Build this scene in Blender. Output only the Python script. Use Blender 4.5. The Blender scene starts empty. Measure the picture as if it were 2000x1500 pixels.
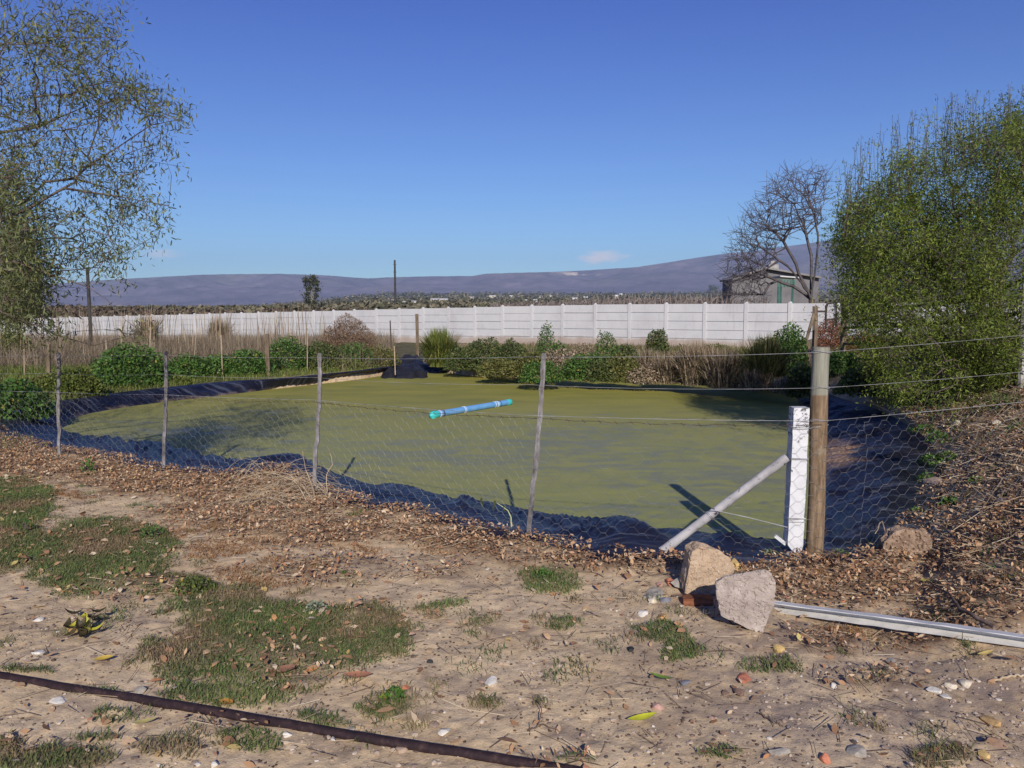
import bpy, bmesh, math, random
import numpy as np
from mathutils import Vector, Matrix
R = math.radians
rng = np.random.default_rng(7)
random.seed(7)
S = bpy.context.scene
COL = S.collection

# ------------------------------------------------------------------ camera
FPX, PITCH, EYE = 1570.0, R(5.28), 1.6
cam_d = bpy.data.cameras.new('camera'); cam = bpy.data.objects.new('camera', cam_d); COL.objects.link(cam)
cam.location = (0, 0, EYE); cam.rotation_euler = (R(90) - PITCH, 0, 0)
cam_d.sensor_width = 36; cam_d.lens = 36 * FPX / 2000; cam_d.clip_start = 0.1; cam_d.clip_end = 40000
S.camera = cam
# ------------------------------------------------------------------ light
SUN_EL, SUN_AZ = 27.0, 174.5            # azimuth clockwise from +Y, where the light comes from
w = bpy.data.worlds.new("World"); S.world = w; w.use_nodes = True
nt = w.node_tree; nt.nodes.clear()
wo = nt.nodes.new('ShaderNodeOutputWorld'); bg = nt.nodes.new('ShaderNodeBackground')
sky = nt.nodes.new('ShaderNodeTexSky'); sky.sky_type = 'NISHITA'; sky.sun_disc = False
sky.sun_elevation = R(SUN_EL); sky.sun_rotation = R(SUN_AZ); sky.altitude = 700
sky.air_density = 1.0; sky.dust_density = 0.25; sky.ozone_density = 2.2
bg.inputs[1].default_value = 0.085
tc = nt.nodes.new('ShaderNodeTexCoord')
tint = nt.nodes.new('ShaderNodeVectorMath'); tint.operation = 'MULTIPLY'; 
_sx = nt.nodes.new('ShaderNodeSeparateXYZ'); nt.links.new(tc.outputs['Generated'], _sx.inputs[0])
_mr = nt.nodes.new('ShaderNodeMapRange'); _mr.inputs['From Min'].default_value = .0; _mr.inputs['From Max'].default_value = .36; nt.links.new(_sx.outputs['Z'], _mr.inputs['Value'])
_mx = nt.nodes.new('ShaderNodeMix'); _mx.data_type = 'RGBA'; _mx.inputs['A'].default_value = (.61, .85, 1.06, 1); _mx.inputs['B'].default_value = (.32, .45, 1.05, 1)
nt.links.new(_mr.outputs[0], _mx.inputs['Factor']); nt.links.new(_mx.outputs['Result'], tint.inputs[1])
nt.links.new(sky.outputs[0], tint.inputs[0])
last = tint.outputs[0]
def cloud(px, py, rx, ry, amt, sc):
    global last
    az = math.atan((px - 1000) / FPX); el = (605 - py) / FPX
    c = (math.sin(az) * math.cos(el), math.cos(az) * math.cos(el), math.sin(el))
    s = nt.nodes.new('ShaderNodeVectorMath'); s.operation = 'SUBTRACT'; s.inputs[1].default_value = c
    nt.links.new(tc.outputs['Generated'], s.inputs[0])
    m = nt.nodes.new('ShaderNodeVectorMath'); m.operation = 'MULTIPLY'; m.inputs[1].default_value = (FPX / rx, FPX / rx, FPX / ry)
    nt.links.new(s.outputs[0], m.inputs[0])
    ns = nt.nodes.new('ShaderNodeTexNoise'); ns.inputs['Scale'].default_value = sc; ns.inputs['Detail'].default_value = 5
    nt.links.new(m.outputs[0], ns.inputs['Vector'])
    l = nt.nodes.new('ShaderNodeVectorMath'); l.operation = 'LENGTH'; nt.links.new(m.outputs[0], l.inputs[0])
    a = nt.nodes.new('ShaderNodeMath'); a.operation = 'MULTIPLY_ADD'; a.inputs[1].default_value = 1.6; a.inputs[2].default_value = 0
    nt.links.new(ns.outputs['Fac'], a.inputs[0])
    sb = nt.nodes.new('ShaderNodeMath'); sb.operation = 'SUBTRACT'; nt.links.new(a.outputs[0], sb.inputs[0]); nt.links.new(l.outputs['Value'], sb.inputs[1])
    mr = nt.nodes.new('ShaderNodeMapRange'); mr.inputs['From Min'].default_value = -0.25; mr.inputs['From Max'].default_value = 0.7
    mr.inputs['To Max'].default_value = amt; mr.interpolation_type = 'SMOOTHSTEP'
    nt.links.new(sb.outputs[0], mr.inputs['Value'])
    mx = nt.nodes.new('ShaderNodeMix'); mx.data_type = 'RGBA'; mx.inputs['B'].default_value = (8.2, 8.0, 8.6, 1)
    nt.links.new(mr.outputs[0], mx.inputs['Factor']); nt.links.new(last, mx.inputs['A'])
    last = mx.outputs['Result']
cloud(1172, 504, 52, 16, 1.0, 1.6)
cloud(322, 506, 46, 11, 0.55, 1.6)
nt.links.new(last, bg.inputs[0]); nt.links.new(bg.outputs[0], wo.inputs[0])
sl = bpy.data.lights.new('sun', 'SUN'); sl.energy = 4.6; sl.angle = R(0.53); sl.color = (1.0, 0.93, 0.83)
so = bpy.data.objects.new('sun', sl); COL.objects.link(so)
SD = Vector((math.sin(R(SUN_AZ)) * math.cos(R(SUN_EL)), math.cos(R(SUN_AZ)) * math.cos(R(SUN_EL)), math.sin(R(SUN_EL))))
so.rotation_euler = SD.to_track_quat('Z', 'Y').to_euler(); so.location = (0, -20, 20)
vs = S.view_settings; vs.view_transform = 'Standard'; vs.look = 'None'; vs.gamma = 1; vs.exposure = 0.27

# ------------------------------------------------------------------ projection helpers
CT, ST = math.cos(PITCH), math.sin(PITCH)
def ray(px, py):
    u, v = px - 1000.0, py - 750.0
    return np.array([u, FPX * CT - v * ST, -FPX * ST - v * CT])
def G(px, py, z=0.0):
    d = ray(px, py); t = (z - EYE) / d[2]; return np.array([0, 0, EYE]) + t * d
def D(px, py, Y):
    d = ray(px, py); return np.array([0, 0, EYE]) + d * (Y / d[1])
def proj(x, y, z):
    zz = z - EYE; dep = y * CT - zz * ST; up = y * ST + zz * CT
    dep = np.where(np.abs(dep) < 1e-3, 1e-3, dep)
    return 1000 + FPX * x / dep, 750 - FPX * up / dep

# ------------------------------------------------------------------ noise
def _h(ix, iy, iz, seed):
    n = (ix * 374761393 + iy * 668265263 + iz * 2147483647 + seed * 1274126177) & 0xffffffff
    n = ((n ^ (n >> 13)) * 1274126177) & 0xffffffff
    n = (n ^ (n >> 16)) & 0xffffffff
    n = (n * 2246822519) & 0xffffffff
    return ((n ^ (n >> 15)) & 0xffffff) / float(0xffffff)
def vnoise(x, y, z=0.0, seed=0):
    x = np.asarray(x, float); y = np.asarray(y, float) + 0 * x; z = np.asarray(z, float) + 0 * x
    xi, yi, zi = np.floor(x).astype(np.int64), np.floor(y).astype(np.int64), np.floor(z).astype(np.int64)
    fx, fy, fz = x - xi, y - yi, z - zi
    fx, fy, fz = [f * f * (3 - 2 * f) for f in (fx, fy, fz)]
    r = 0
    for a in (0, 1):
        for b in (0, 1):
            for c in (0, 1):
                r = r + (fx if a else 1 - fx) * (fy if b else 1 - fy) * (fz if c else 1 - fz) * _h(xi + a, yi + b, zi + c, seed)
    return r
def fbm(x, y, z=0.0, o=4, seed=0):
    r, a, t = 0, 1.0, 0
    for i in range(o):
        r = r + a * vnoise(np.asarray(x) * 2**i, np.asarray(y) * 2**i, np.asarray(z) * 2**i, seed + i * 17); t += a; a *= 0.5
    return r / t
def sstep(a, b, x):
    t = np.clip((x - a) / (b - a), 0, 1); return t * t * (3 - 2 * t)

# ------------------------------------------------------------------ object helpers
def tag(o, label=None, cat=None, group=None, kind=None):
    if label: o['label'] = label
    if cat: o['category'] = cat
    if group: o['group'] = group
    if kind: o['kind'] = kind
    return o
def thing(name, loc, label, cat, group=None):
    o = bpy.data.objects.new(name, None); COL.objects.link(o); o.location = tuple(map(float, loc)); o.empty_display_size = .1
    return tag(o, label, cat, group)
class MB:
    """collects world-space geometry; build() links ONE mesh object"""
    def __init__(s): s.v = []; s.f = []; s.n = 0; s.a = []
    def add(s, v, f, a=0.5):
        v = np.asarray(v, float).reshape(-1, 3); f = np.asarray(f, np.int64)
        if len(v) == 0: return
        s.v.append(v); s.f.append(f + s.n); s.n += len(v)
        s.a.append(np.full(len(f), a) if np.isscalar(a) else np.asarray(a, float))
    def tube(s, pts, rad, k=8, a=0.5, cap=True, sq=False):
        pts = np.asarray(pts, float); n = len(pts); rad = np.broadcast_to(rad, (n,))
        t = np.gradient(pts, axis=0); t /= np.linalg.norm(t, axis=1)[:, None] + 1e-9
        ref = np.array([0, 0, 1.]) if abs(t[0][2]) < .9 else np.array([1., 0, 0])
        V = []
        ang = np.linspace(0, 2 * np.pi, k, endpoint=False) + (np.pi / k if sq else 0)
        for i in range(n):
            x = np.cross(ref, t[i]); x /= np.linalg.norm(x) + 1e-9; y = np.cross(t[i], x)
            V.append(pts[i] + rad[i] * (np.cos(ang)[:, None] * x + np.sin(ang)[:, None] * y))
        V = np.concatenate(V); j = np.arange(k); F = []
        for i in range(n - 1):
            F.append(np.stack([i * k + j, i * k + (j + 1) % k, (i + 1) * k + (j + 1) % k, (i + 1) * k + j], 1))
        F = np.concatenate(F)
        s.add(V, F, a)
        if cap and k >= 3:
            for base, flip in ((0, True), ((n - 1) * k, False)):
                c = pts[0] if flip else pts[-1]
                V2 = np.vstack([V[base:base + k], c]); 
                f = np.stack([j, (j + 1) % k, np.full(k, k), np.full(k, k)], 1)[:, :3]
                if flip: f = f[:, ::-1]
                s.add(V2, np.concatenate([f, f[:, 2:3]], 1) * 0 + np.concatenate([f, -np.ones((k, 1), int)], 1) if False else f, a)
        return s
    def box(s, c, size, rot=None, a=0.5):
        x, y, z = np.asarray(size, float) / 2
        V = np.array([[i * x, j * y, k * z] for i in (-1, 1) for j in (-1, 1) for k in (-1, 1)])
        if rot is not None: V = V @ np.array(rot).T
        V = V + np.asarray(c, float)
        s.add(V, [[0, 1, 3, 2], [4, 6, 7, 5], [0, 4, 5, 1], [2, 3, 7, 6], [0, 2, 6, 4], [1, 5, 7, 3]], a); return s
    def build(s, name, mat, parent=None, smooth=False, origin=None, label=None):
        me = bpy.data.meshes.new(name)
        org = np.array(parent.location) if parent is not None else (np.asarray(origin, float) if origin is not None else np.zeros(3))
        if parent is not None and parent.parent is not None: org = org + np.array(parent.parent.location)
        V = np.concatenate(s.v) - org
        me.vertices.add(len(V)); me.vertices.foreach_set('co', V.astype(np.float32).ravel())
        cnt = np.concatenate([np.full(len(f), f.shape[1]) for f in s.f]); idx = np.concatenate([f.ravel() for f in s.f])
        me.loops.add(len(idx)); me.loops.foreach_set('vertex_index', idx.astype(np.int32))
        me.polygons.add(len(cnt)); st = np.concatenate([[0], np.cumsum(cnt)[:-1]])
        me.polygons.foreach_set('loop_start', st.astype(np.int32)); me.polygons.foreach_set('loop_total', cnt.astype(np.int32))
        me.polygons.foreach_set('use_smooth', np.full(len(cnt), smooth))
        at = me.attributes.new('v', 'FLOAT', 'FACE'); at.data.foreach_set('value', np.concatenate(s.a).astype(np.float32))
        me.update(calc_edges=True); me.validate()
        me.materials.append(mat)
        o = bpy.data.objects.new(name, me); COL.objects.link(o)
        if parent is not None: o.parent = parent
        elif origin is not None: o.location = tuple(map(float, org))
        if label: o['label'] = label
        return o
def vattr(o, name, vals):
    a = o.data.attributes.new(name, 'FLOAT', 'POINT'); a.data.foreach_set('value', np.asarray(vals, np.float32))

# ------------------------------------------------------------------ materials
def rgb(r, g, b):   # sRGB 0-255 -> linear
    f = lambda c: (c / 255 / 12.92) if c <= 10 else ((c / 255 + .055) / 1.055) ** 2.4
    return (f(r), f(g), f(b), 1)
class NT:
    def __init__(s, name):
        s.m = bpy.data.materials.new(name); s.m.use_nodes = True; s.t = s.m.node_tree; s.t.nodes.clear()
        s.out = s.n('ShaderNodeOutputMaterial')
    def n(s, t, **k):
        x = s.t.nodes.new(t)
        for a, b in k.items(): setattr(x, a, b)
        return x
    def l(s, a, b): s.t.links.new(a, b)
    def noise(s, scale, detail=4, vec=None, rough=.55, dist=0):
        x = s.n('ShaderNodeTexNoise'); x.inputs['Scale'].default_value = scale; x.inputs['Detail'].default_value = detail
        x.inputs['Roughness'].default_value = rough; x.inputs['Distortion'].default_value = dist
        s.l(vec if vec else s.co(), x.inputs['Vector']); return x.outputs['Fac']
    def co(s):
        if not hasattr(s, '_c'): s._c = s.n('ShaderNodeTexCoord').outputs['Object']
        return s._c
    def mapv(s, scale, rot=(0, 0, 0)):
        m = s.n('ShaderNodeMapping'); m.inputs['Scale'].default_value = scale; m.inputs['Rotation'].default_value = rot; s.l(s.co(), m.inputs[0]); return m.outputs[0]
    def ramp(s, fac, stops, interp='LINEAR'):
        r = s.n('ShaderNodeValToRGB'); cr = r.color_ramp; cr.interpolation = interp
        while len(cr.elements) < len(stops): cr.elements.new(.5)
        for e, (p, c) in zip(cr.elements, stops): e.position = p; e.color = c
        s.l(fac, r.inputs[0]); return r.outputs[0]
    def rng(s, v, a, b, c=0., d=1.):
        m = s.n('ShaderNodeMapRange'); m.interpolation_type = 'SMOOTHSTEP'; s.l(v, m.inputs['Value'])
        for k, q in zip(('From Min', 'From Max', 'To Min', 'To Max'), (a, b, c, d)): m.inputs[k].default_value = q
        return m.outputs[0]
    def mix(s, f, a, b, mode='MIX'):
        m = s.n('ShaderNodeMix', data_type='RGBA', blend_type=mode)
        for k, q in (('Factor', f), ('A', a), ('B', b)):
            if isinstance(q, (tuple, float, int)): m.inputs[k].default_value = q
            else: s.l(q, m.inputs[k])
        return m.outputs['Result']
    def math(s, op, a, b=0.0, c=None):
        m = s.n('ShaderNodeMath', operation=op)
        for i, q in enumerate((a, b) if c is None else (a, b, c)):
            if isinstance(q, (float, int)): m.inputs[i].default_value = q
            else: s.l(q, m.inputs[i])
        return m.outputs[0]
    def attr(s, name):
        a = s.n('ShaderNodeAttribute', attribute_name=name); return a.outputs['Fac']
    def bump(s, h, strength=.5, dist=.01, prev=None):
        b = s.n('ShaderNodeBump'); b.inputs['Strength'].default_value = strength; b.inputs['Distance'].default_value = dist
        s.l(h, b.inputs['Height'])
        if prev: s.l(prev, b.inputs['Normal'])
        return b.outputs[0]
    def bsdf(s, col, rough=.8, spec=.3, nrm=None, metal=0.):
        p = s.n('ShaderNodeBsdfPrincipled')
        for k, q in (('Base Color', col), ('Roughness', rough), ('Specular IOR Level', spec), ('Metallic', metal)):
            if isinstance(q, (tuple, float, int)): p.inputs[k].default_value = q
            else: s.l(q, p.inputs[k])
        if nrm: s.l(nrm, p.inputs['Normal'])
        return p.outputs[0]
    def done(s, sh): s.l(sh, s.out.inputs[0]); return s.m
def simple(name, stops, scale=5, detail=5, rough=.85, spec=.25, bump=None, vec=None, metal=0.):
    t = NT(name); v = t.mapv(vec) if vec else None
    c = t.ramp(t.noise(scale, detail, v), stops)
    n = t.bump(t.noise(bump[0], 5, v), bump[1], bump[2]) if bump else None
    return t.done(t.bsdf(c, rough, spec, n, metal))
def leafm(name, stops, trans=.25, rough=.55, spec=.3):
    t = NT(name); a = t.attr('v')
    c = t.ramp(a, stops)
    g = t.n('ShaderNodeNewGeometry')
    p = t.bsdf(c, rough, spec)
    tr = t.n('ShaderNodeBsdfTranslucent'); t.l(c, tr.inputs[0])
    m = t.n('ShaderNodeMixShader'); m.inputs[0].default_value = trans; t.l(p, m.inputs[1]); t.l(tr.outputs[0], m.inputs[2])
    return t.done(m.outputs[0])
def L(*c): return tuple(c) + (1,)

# ------------------------------------------------------------------ pond outlines
ZW, ZL = -0.20, 0.0
#  (lip px, lip py, water px, water py) going round the pond from the near left corner, towards the right
pond = [(472,924,478,909),(560,910,580,912),(625,948,645,930),(700,974,705,952),(780,985,790,964),(850,999,862,976),(950,1030,957,995),(1060,1045,1060,1014),
 (1180,1076,1180,1032),(1290,1084,1285,1046),(1400,1086,1400,1060),(1500,1088,1500,1068),(1600,1086,1572,1066),(1700,1064,1600,1040),
 (1748,1018,1612,1000),(1790,962,1620,955),(1806,908,1621,915),(1790,868,1614,880),(1755,838,1602,845),(1700,805,1590,815),(1640,786,1572,795),(1600,772,1558,778),(1552,755,1540,765),
 (1450,742,1450,755),(1330,734,1330,747),(1200,727,1200,741),(1080,725,1080,739),(960,723,960,735),(890,718,895,729),(830,712,830,728),
 (765,718,765,731),(700,727,700,739),(620,735,620,750),(540,743,540,759),(450,748,450,770),(360,757,360,780),(260,768,265,792),(180,780,195,803),
 (105,790,145,815),(45,805,120,830),(12,828,112,842),(30,848,150,852),(100,868,210,860),(170,883,280,869),(240,890,340,882),(320,912,400,895),(400,918,440,903)]
lipw = np.array([G(a, b, ZL)[:2] for a, b, c, d in pond]); watw = np.array([G(c, d, ZW)[:2] for a, b, c, d in pond])
def catmull(P, n):
    N = len(P); out = []
    for i in range(N):
        p0, p1, p2, p3 = P[i - 1], P[i], P[(i + 1) % N], P[(i + 2) % N]
        for j in range(n):
            t = j / n
            out.append(.5 * ((2 * p1) + (-p0 + p2) * t + (2 * p0 - 5 * p1 + 4 * p2 - p3) * t * t + (-p0 + 3 * p1 - 3 * p2 + p3) * t**3))
    return np.array(out)
# resample so that both rings have the same parameter; push too thin spots apart
LIP = catmull(lipw, 12); WAT = catmull(watw, 12)
cen = WAT.mean(0)
def insidepoly(x, y, P):
    c = np.zeros(x.shape, bool); n = len(P)
    for i in range(n):
        x1, y1 = P[i]; x2, y2 = P[(i + 1) % n]
        if y1 == y2: continue
        k = ((y1 > y) != (y2 > y)) & (x < (x2 - x1) * (y - y1) / (y2 - y1) + x1); c ^= k
    return c
def sdist(x, y, P):
    """signed distance to polygon, + outside"""
    d = np.full(x.shape, 1e9); n = len(P)
    for i in range(n):
        a, b = P[i], P[(i + 1) % n]; e = b - a; L2 = e @ e + 1e-12
        t = np.clip(((x - a[0]) * e[0] + (y - a[1]) * e[1]) / L2, 0, 1)
        d = np.minimum(d, (x - a[0] - t * e[0])**2 + (y - a[1] - t * e[1])**2)
    d = np.sqrt(d); return np.where(insidepoly(x, y, P), -d, d)
LIP2 = LIP[::3]

# ------------------------------------------------------------------ terrain
WA = np.array([-1.257, 0.91]) / 2.408      # per-k direction helper
def wall_k(x, y): return ((x - 9.65) * -1.257 + (y - 28) * .91) / 2.408
def wall_d(x, y): return ((x - 9.65) * .91 + (y - 28) * 1.257) / 1.5518   # + beyond the wall
def wall_top(k): return 1.83 - .0275 * (np.sqrt((k - 5)**2 + 4) + (k - 5)) / 2 - .0
RIDGE = [(-3000, 590), (-600, 582), (0, 573), (115, 567), (200, 560), (300, 553), (400, 546), (480, 543), (550, 541), (640, 542), (720, 546.5), (760, 544), (850, 541), (925, 540), (950, 535.5), (1040, 533), (1090, 532),
         (1180, 528), (1240, 525), (1280, 520), (1340, 512), (1400, 505), (1480, 500), (1600, 490), (1750, 484), (2000, 480), (2600, 500), (5000, 570)]
def plain_ang(px, d):
    m = .0015 + .0185 * sstep(430, 800, px) * (1 - .15 * sstep(1500, 2200, px))
    return m * np.clip(d / 2600, 0, 1.0) ** .55
def gz(x, y, detail=True):
    x = np.asarray(x, float); y = np.asarray(y, float)
    k = wall_k(x, y); wd = wall_d(x, y)
    wb = wall_top(np.clip(k, -40, 60)) - 1.62
    z = wb * sstep(-13, -2, wd)
    # right bank
    s1 = x - (2.75 + .55 * (y - 5.2)); s2 = x - (4.25 + .2 * (y - 7.9))
    s = np.where(y < 7.9, s1, s2); s = np.where(s > 0, s, 0)
    bank = 1.5 * (1 - np.exp(-.36 * s)) * sstep(2.6, 4.6, y)
    z = z + bank * (1 - .55 * sstep(-14, -3, wd))
    r = np.hypot(x, y)
    far = r > 60
    px = 1000 + FPX * x / np.maximum(y, 1)
    zf = 1.6 + r * plain_ang(px, r) - .5
    z = np.where(far, z * (1 - sstep(60, 160, r)) + zf * sstep(60, 160, r), z)
    if detail:
        a = 1 - sstep(14, 60, r)
        z = z + (.035 * (fbm(x * .9, y * .9, 0, 3, 3) - .5) + .022 * (fbm(x * 5, y * 5, 0, 3, 5) - .5) + .010 * (fbm(x * 22, y * 22, 0, 2, 9) - .5)) * a
        z = z + .25 * sstep(0, 1, bank) * (fbm(x * 3.2, y * 3.2, 0, 3, 31) - .5)
    return z
def GT(px, py):
    z = 0.0
    for _ in range(12):
        p = G(px, py, z); z = .5 * z + .5 * float(gz(p[0], p[1]))
    return np.array([p[0], p[1], float(gz(p[0], p[1]))])

# density of leaf litter / green in terms of where it lies (converted from the plane)
def blob(px, py, L_):
    r = np.zeros(np.shape(px))
    for (cx, cy, rx, ry, a) in L_:
        rx = rx * (1.13 if L_ is GRNB else 1); ry = ry * (1.13 if L_ is GRNB else 1); q = ((px - cx) / rx)**2 + ((py - cy) / ry)**2
        r = np.maximum(r, a * (1 - sstep(.35, 1.35, q)))
    return r
LX = [-200, 0, 150, 330, 450, 560, 700, 850, 1000, 1150, 1300, 1500, 1700, 2000, 2300]
LY = [890, 905, 920, 948, 962, 985, 1015, 1040, 1075, 1090, 1105, 1135, 1150, 1150, 1150]
LW = [40, 42, 34, 44, 46, 56, 46, 40, 40, 38, 34, 44, 60, 80, 80]
LITB = [(1700, 1140, 240, 70, .85), (1850, 1235, 230, 50, .8), (1640, 1250, 140, 40, .7), (1880, 1050, 180, 130, .45), (2000, 900, 120, 120, .35), (560, 1040, 190, 45, .95), (620, 1120, 170, 40, .6),
        (400, 1010, 120, 30, .8), (300, 950, 120, 24, .9), (820, 1110, 120, 30, .45), (520, 1300, 160, 60, .4), (1080, 1490, 80, 22, .8), (250, 1150, 150, 30, .5), (1900, 840, 170, 50, .55), (700, 1190, 70, 20, .4), (1700,1330,120,30,.35), (420,1420,100,20,.3)]
GRNB = [(30, 975, 60, 44, 1), (10, 1065, 70, 44, 1), (190, 1090, 130, 62, 1), (280, 1055, 60, 30, .8), (330, 1140, 90, 22, .8), (430, 1170, 120, 30, .55), (500, 1235, 150, 60, 1), (640, 1250, 130, 60, .9), (730, 1235, 60, 50, .9),
        (450, 1300, 130, 40, .8), (450, 1360, 110, 26, .8), (330, 1270, 70, 30, .7), (90, 1485, 120, 28, 1), (10, 1460, 30, 26, .9), (1290, 1240, 45, 16, .6), (1320, 1270, 30, 22, .7), (1070, 1135, 60, 22, .55), (900, 1200, 60, 16, .4),
        (1090, 1215, 40, 12, .45), (250, 1400, 50, 14, .35), (330, 1470, 60, 20, .45), (200, 1445, 40, 10, .5), (480, 1450, 60, 20, .5), (760, 1380, 50, 18, .6), (1900, 1220, 70, 20, .5), (1960, 1210, 50, 16, .5), (870, 1180, 50, 12, .4),
        (950, 1370, 30, 12, .4), (1120, 1490, 40, 12, .5), (1400, 1480, 40, 14, .4), (1850, 1490, 60, 22, .6), (1500, 1300, 60, 14, .3), (190, 1350, 50, 8, .3), (40, 1310, 50, 8, .5), (640, 1405, 50, 12, .6), (560, 1340, 80, 20, .5)]
def litter_d(x, y):
    px, py = proj(x, y, np.zeros_like(x))
    c = np.interp(px, LX, LY); wd = np.interp(px, LX, LW)
    t = (py - c) / wd
    band = np.where(t > 0, 1 - sstep(.3, 1.15, t), 1 - sstep(.9, 1.9, -t)) * (y > 1.5)
    d = np.maximum(band, blob(px, py, LITB) * (y > 1.5))
    d = d * sstep(.22, .62, fbm(x * 2.3, y * 2.3, 0, 3, 71) + .16 * d) * (.35 + .65 * sstep(.33, .55, fbm(x * 7, y * 7, 0, 3, 72)))
    return d
def green_d(x, y):
    px, py = proj(x, y, np.zeros_like(x))
    jx = 60 * (fbm(x * 3, y * 3, 0, 3, 81) - .5); jy = 30 * (fbm(x * 3, y * 3, 5, 3, 82) - .5)
    d = blob(px + jx, py + jy, GRNB) * (y > 1.5)
    return d * sstep(.27, .56, fbm(x * 6, y * 6, 0, 4, 91) + .16 * d)

# ground sheet
a1 = np.concatenate([np.linspace(-43, 43, 700), np.linspace(43, 317, 70)[1:-1]])
r1 = [0.6]
while r1[-1] < 9500:
    r = r1[-1]
    q = 1.012 if r < 2 else 1.0042 if r < 10 else 1.0075 if r < 48 else 1.04
    r1.append(r * q)
r1 = np.array(r1)
A, RR = np.meshgrid(np.radians(a1), r1)
gx = (RR * np.sin(A)).ravel(); gy = (RR * np.cos(A)).ravel()
near = np.hypot(gx, gy) < 40
sd = np.full(gx.shape, 99.0); sd[near] = sdist(gx[near], gy[near], LIP2)
gzz = gz(gx, gy)
flat = sstep(0.0, .5, sd)
gzz = np.where(np.abs(sd) < 1.2, gzz * flat + (ZL - .005) * (1 - flat), gzz)
lit = np.zeros(gx.shape); grn = np.zeros(gx.shape); m = near & (gy > 0)
lit[m] = litter_d(gx[m], gy[m]); grn[m] = green_d(gx[m], gy[m])
mound = .05 * lit * fbm(gx * 9, gy * 9, 0, 3, 44) * sstep(0.02, .2, sd)
gzz = gzz + mound + .012 * grn
gzz = gzz - 1.1 * sstep(.15, -.06, sd)
nr, na = len(r1), len(a1)
i, j = np.meshgrid(np.arange(nr - 1), np.arange(na), indexing='ij'); i = i.ravel(); j = j.ravel(); j2 = (j + 1) % na
F = np.stack([i * na + j, (i + 1) * na + j, (i + 1) * na + j2, i * na + j2], 1)
gm = MB(); gm.add(np.stack([gx, gy, gzz], 1), F)
cidx = len(gx); gm.add(np.array([[0, 0, float(gz(0, 0))]] + [[gx[k], gy[k], gzz[k]] for k in range(na)]), np.array([[0, 1 + k, 1 + (k + 1) % na] for k in range(na)])[:, ::-1])
def ground_mat():
    t = NT('soil')
    pos = t.n('ShaderNodeNewGeometry').outputs['Position']
    n1 = t.noise(1.1, 5, pos, .6); n2 = t.noise(14, 6, pos, .65); n3 = t.noise(90, 4, pos, .6); n4 = t.noise(4, 5, pos, .6, .5)
    c = t.ramp(n1, [(.3, L(.46, .33, .20)), (.48, L(.60, .455, .285)), (.62, L(.66, .51, .335)), (.8, L(.55, .41, .26))])
    c2 = t.ramp(n2, [(.28, L(.35, .28, .23)), (.42, L(.82, .80, .78)), (.6, L(1, 1, 1)), (.75, L(1.1, 1.08, 1.06))])
    c = t.mix(.65, c, c2, 'MULTIPLY')
    sp = t.ramp(n3, [(.28, L(.35, .3, .27)), (.4, L(.9, .9, .9)), (.62, L(1, 1, 1)), (.72, L(1.35, 1.32, 1.3))])
    c = t.mix(.6, c, sp, 'MULTIPLY')
    # greyish crumbly earth in patches
    c = t.mix(t.rng(n4, .50, .64, 0, .6), c, L(.27, .20, .15))
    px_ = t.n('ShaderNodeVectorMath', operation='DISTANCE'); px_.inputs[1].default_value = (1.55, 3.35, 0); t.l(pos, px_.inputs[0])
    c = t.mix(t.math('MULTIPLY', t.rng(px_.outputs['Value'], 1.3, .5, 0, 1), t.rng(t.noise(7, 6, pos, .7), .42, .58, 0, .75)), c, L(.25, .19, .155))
    lit = t.attr('lit'); hum = t.ramp(t.noise(40, 5, pos), [(.3, L(.045, .028, .018)), (.5, L(.12, .065, .038)), (.7, L(.22, .13, .075))])
    c = t.mix(t.math('MULTIPLY', lit, .8), c, hum)
    gr = t.attr('grn'); gc = t.ramp(t.noise(60, 4, pos), [(.3, L(.03, .035, .014)), (.55, L(.085, .085, .035)), (.75, L(.16, .14, .07))])
    c = t.mix(t.math('MULTIPLY', gr, .75), c, gc)
    bk = t.attr('bank'); bc = t.ramp(n2, [(.3, L(.07, .045, .032)), (.5, L(.17, .12, .09)), (.7, L(.27, .20, .15))])
    c = t.mix(t.math('MULTIPLY', bk, .8), c, bc)
    # scrubby plain far out
    fr = t.attr('far')
    fs = t.mapv((.004, .0012, 1)); fc = t.ramp(t.noise(3, 6, fs, .65), [(.3, L(0.0525, 0.0525, 0.033)), (.48, L(0.112, 0.105, 0.0675)), (.6, L(0.18, 0.158, 0.105)), (.75, L(0.3, 0.24, 0.165))])
    fc2 = t.ramp(t.noise(.05, 6, pos, .7), [(.35, L(.35, .38, .3)), (.6, L(1, 1, 1))])
    fc = t.mix(.7, fc, fc2, 'MULTIPLY')
    c = t.mix(fr, c, fc)
    md = t.attr('mid'); mc = t.ramp(n4, [(.3, L(.04, .045, .02)), (.5, L(.11, .10, .05)), (.7, L(.2, .15, .09))])
    c = t.mix(md, c, mc)
    b = t.bump(n3, .4, .007); b = t.bump(n2, .4, .02, b)
    return t.done(t.bsdf(c, .95, .12, b))
ground = gm.build('ground', ground_mat(), smooth=True); tag(ground, kind='structure')
s1 = gx - (2.75 + .55 * (gy - 5.2)); s2 = gx - (4.25 + .2 * (gy - 7.9)); sb = np.where(gy < 7.9, s1, s2)
bankv = sstep(.0, .7, sb) * sstep(3.6, 5, gy); rr_ = np.hypot(gx, gy)
bankv = bankv * (1 - sstep(60, 90, rr_))
midv = sstep(.25, .9, sd) * sstep(8.2, 10.5, gy) * (1 - sstep(60, 120, rr_)) * (1 - bankv * .7)
midv = np.maximum(midv, sstep(.1, .6, sd) * sstep(-4.5, -6.5, gx) * sstep(7.5, 9.5, gy) * (1 - sstep(60, 120, rr_)))
ext = na + 1
def padv(v): return np.concatenate([v, np.zeros(ext)])
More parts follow.
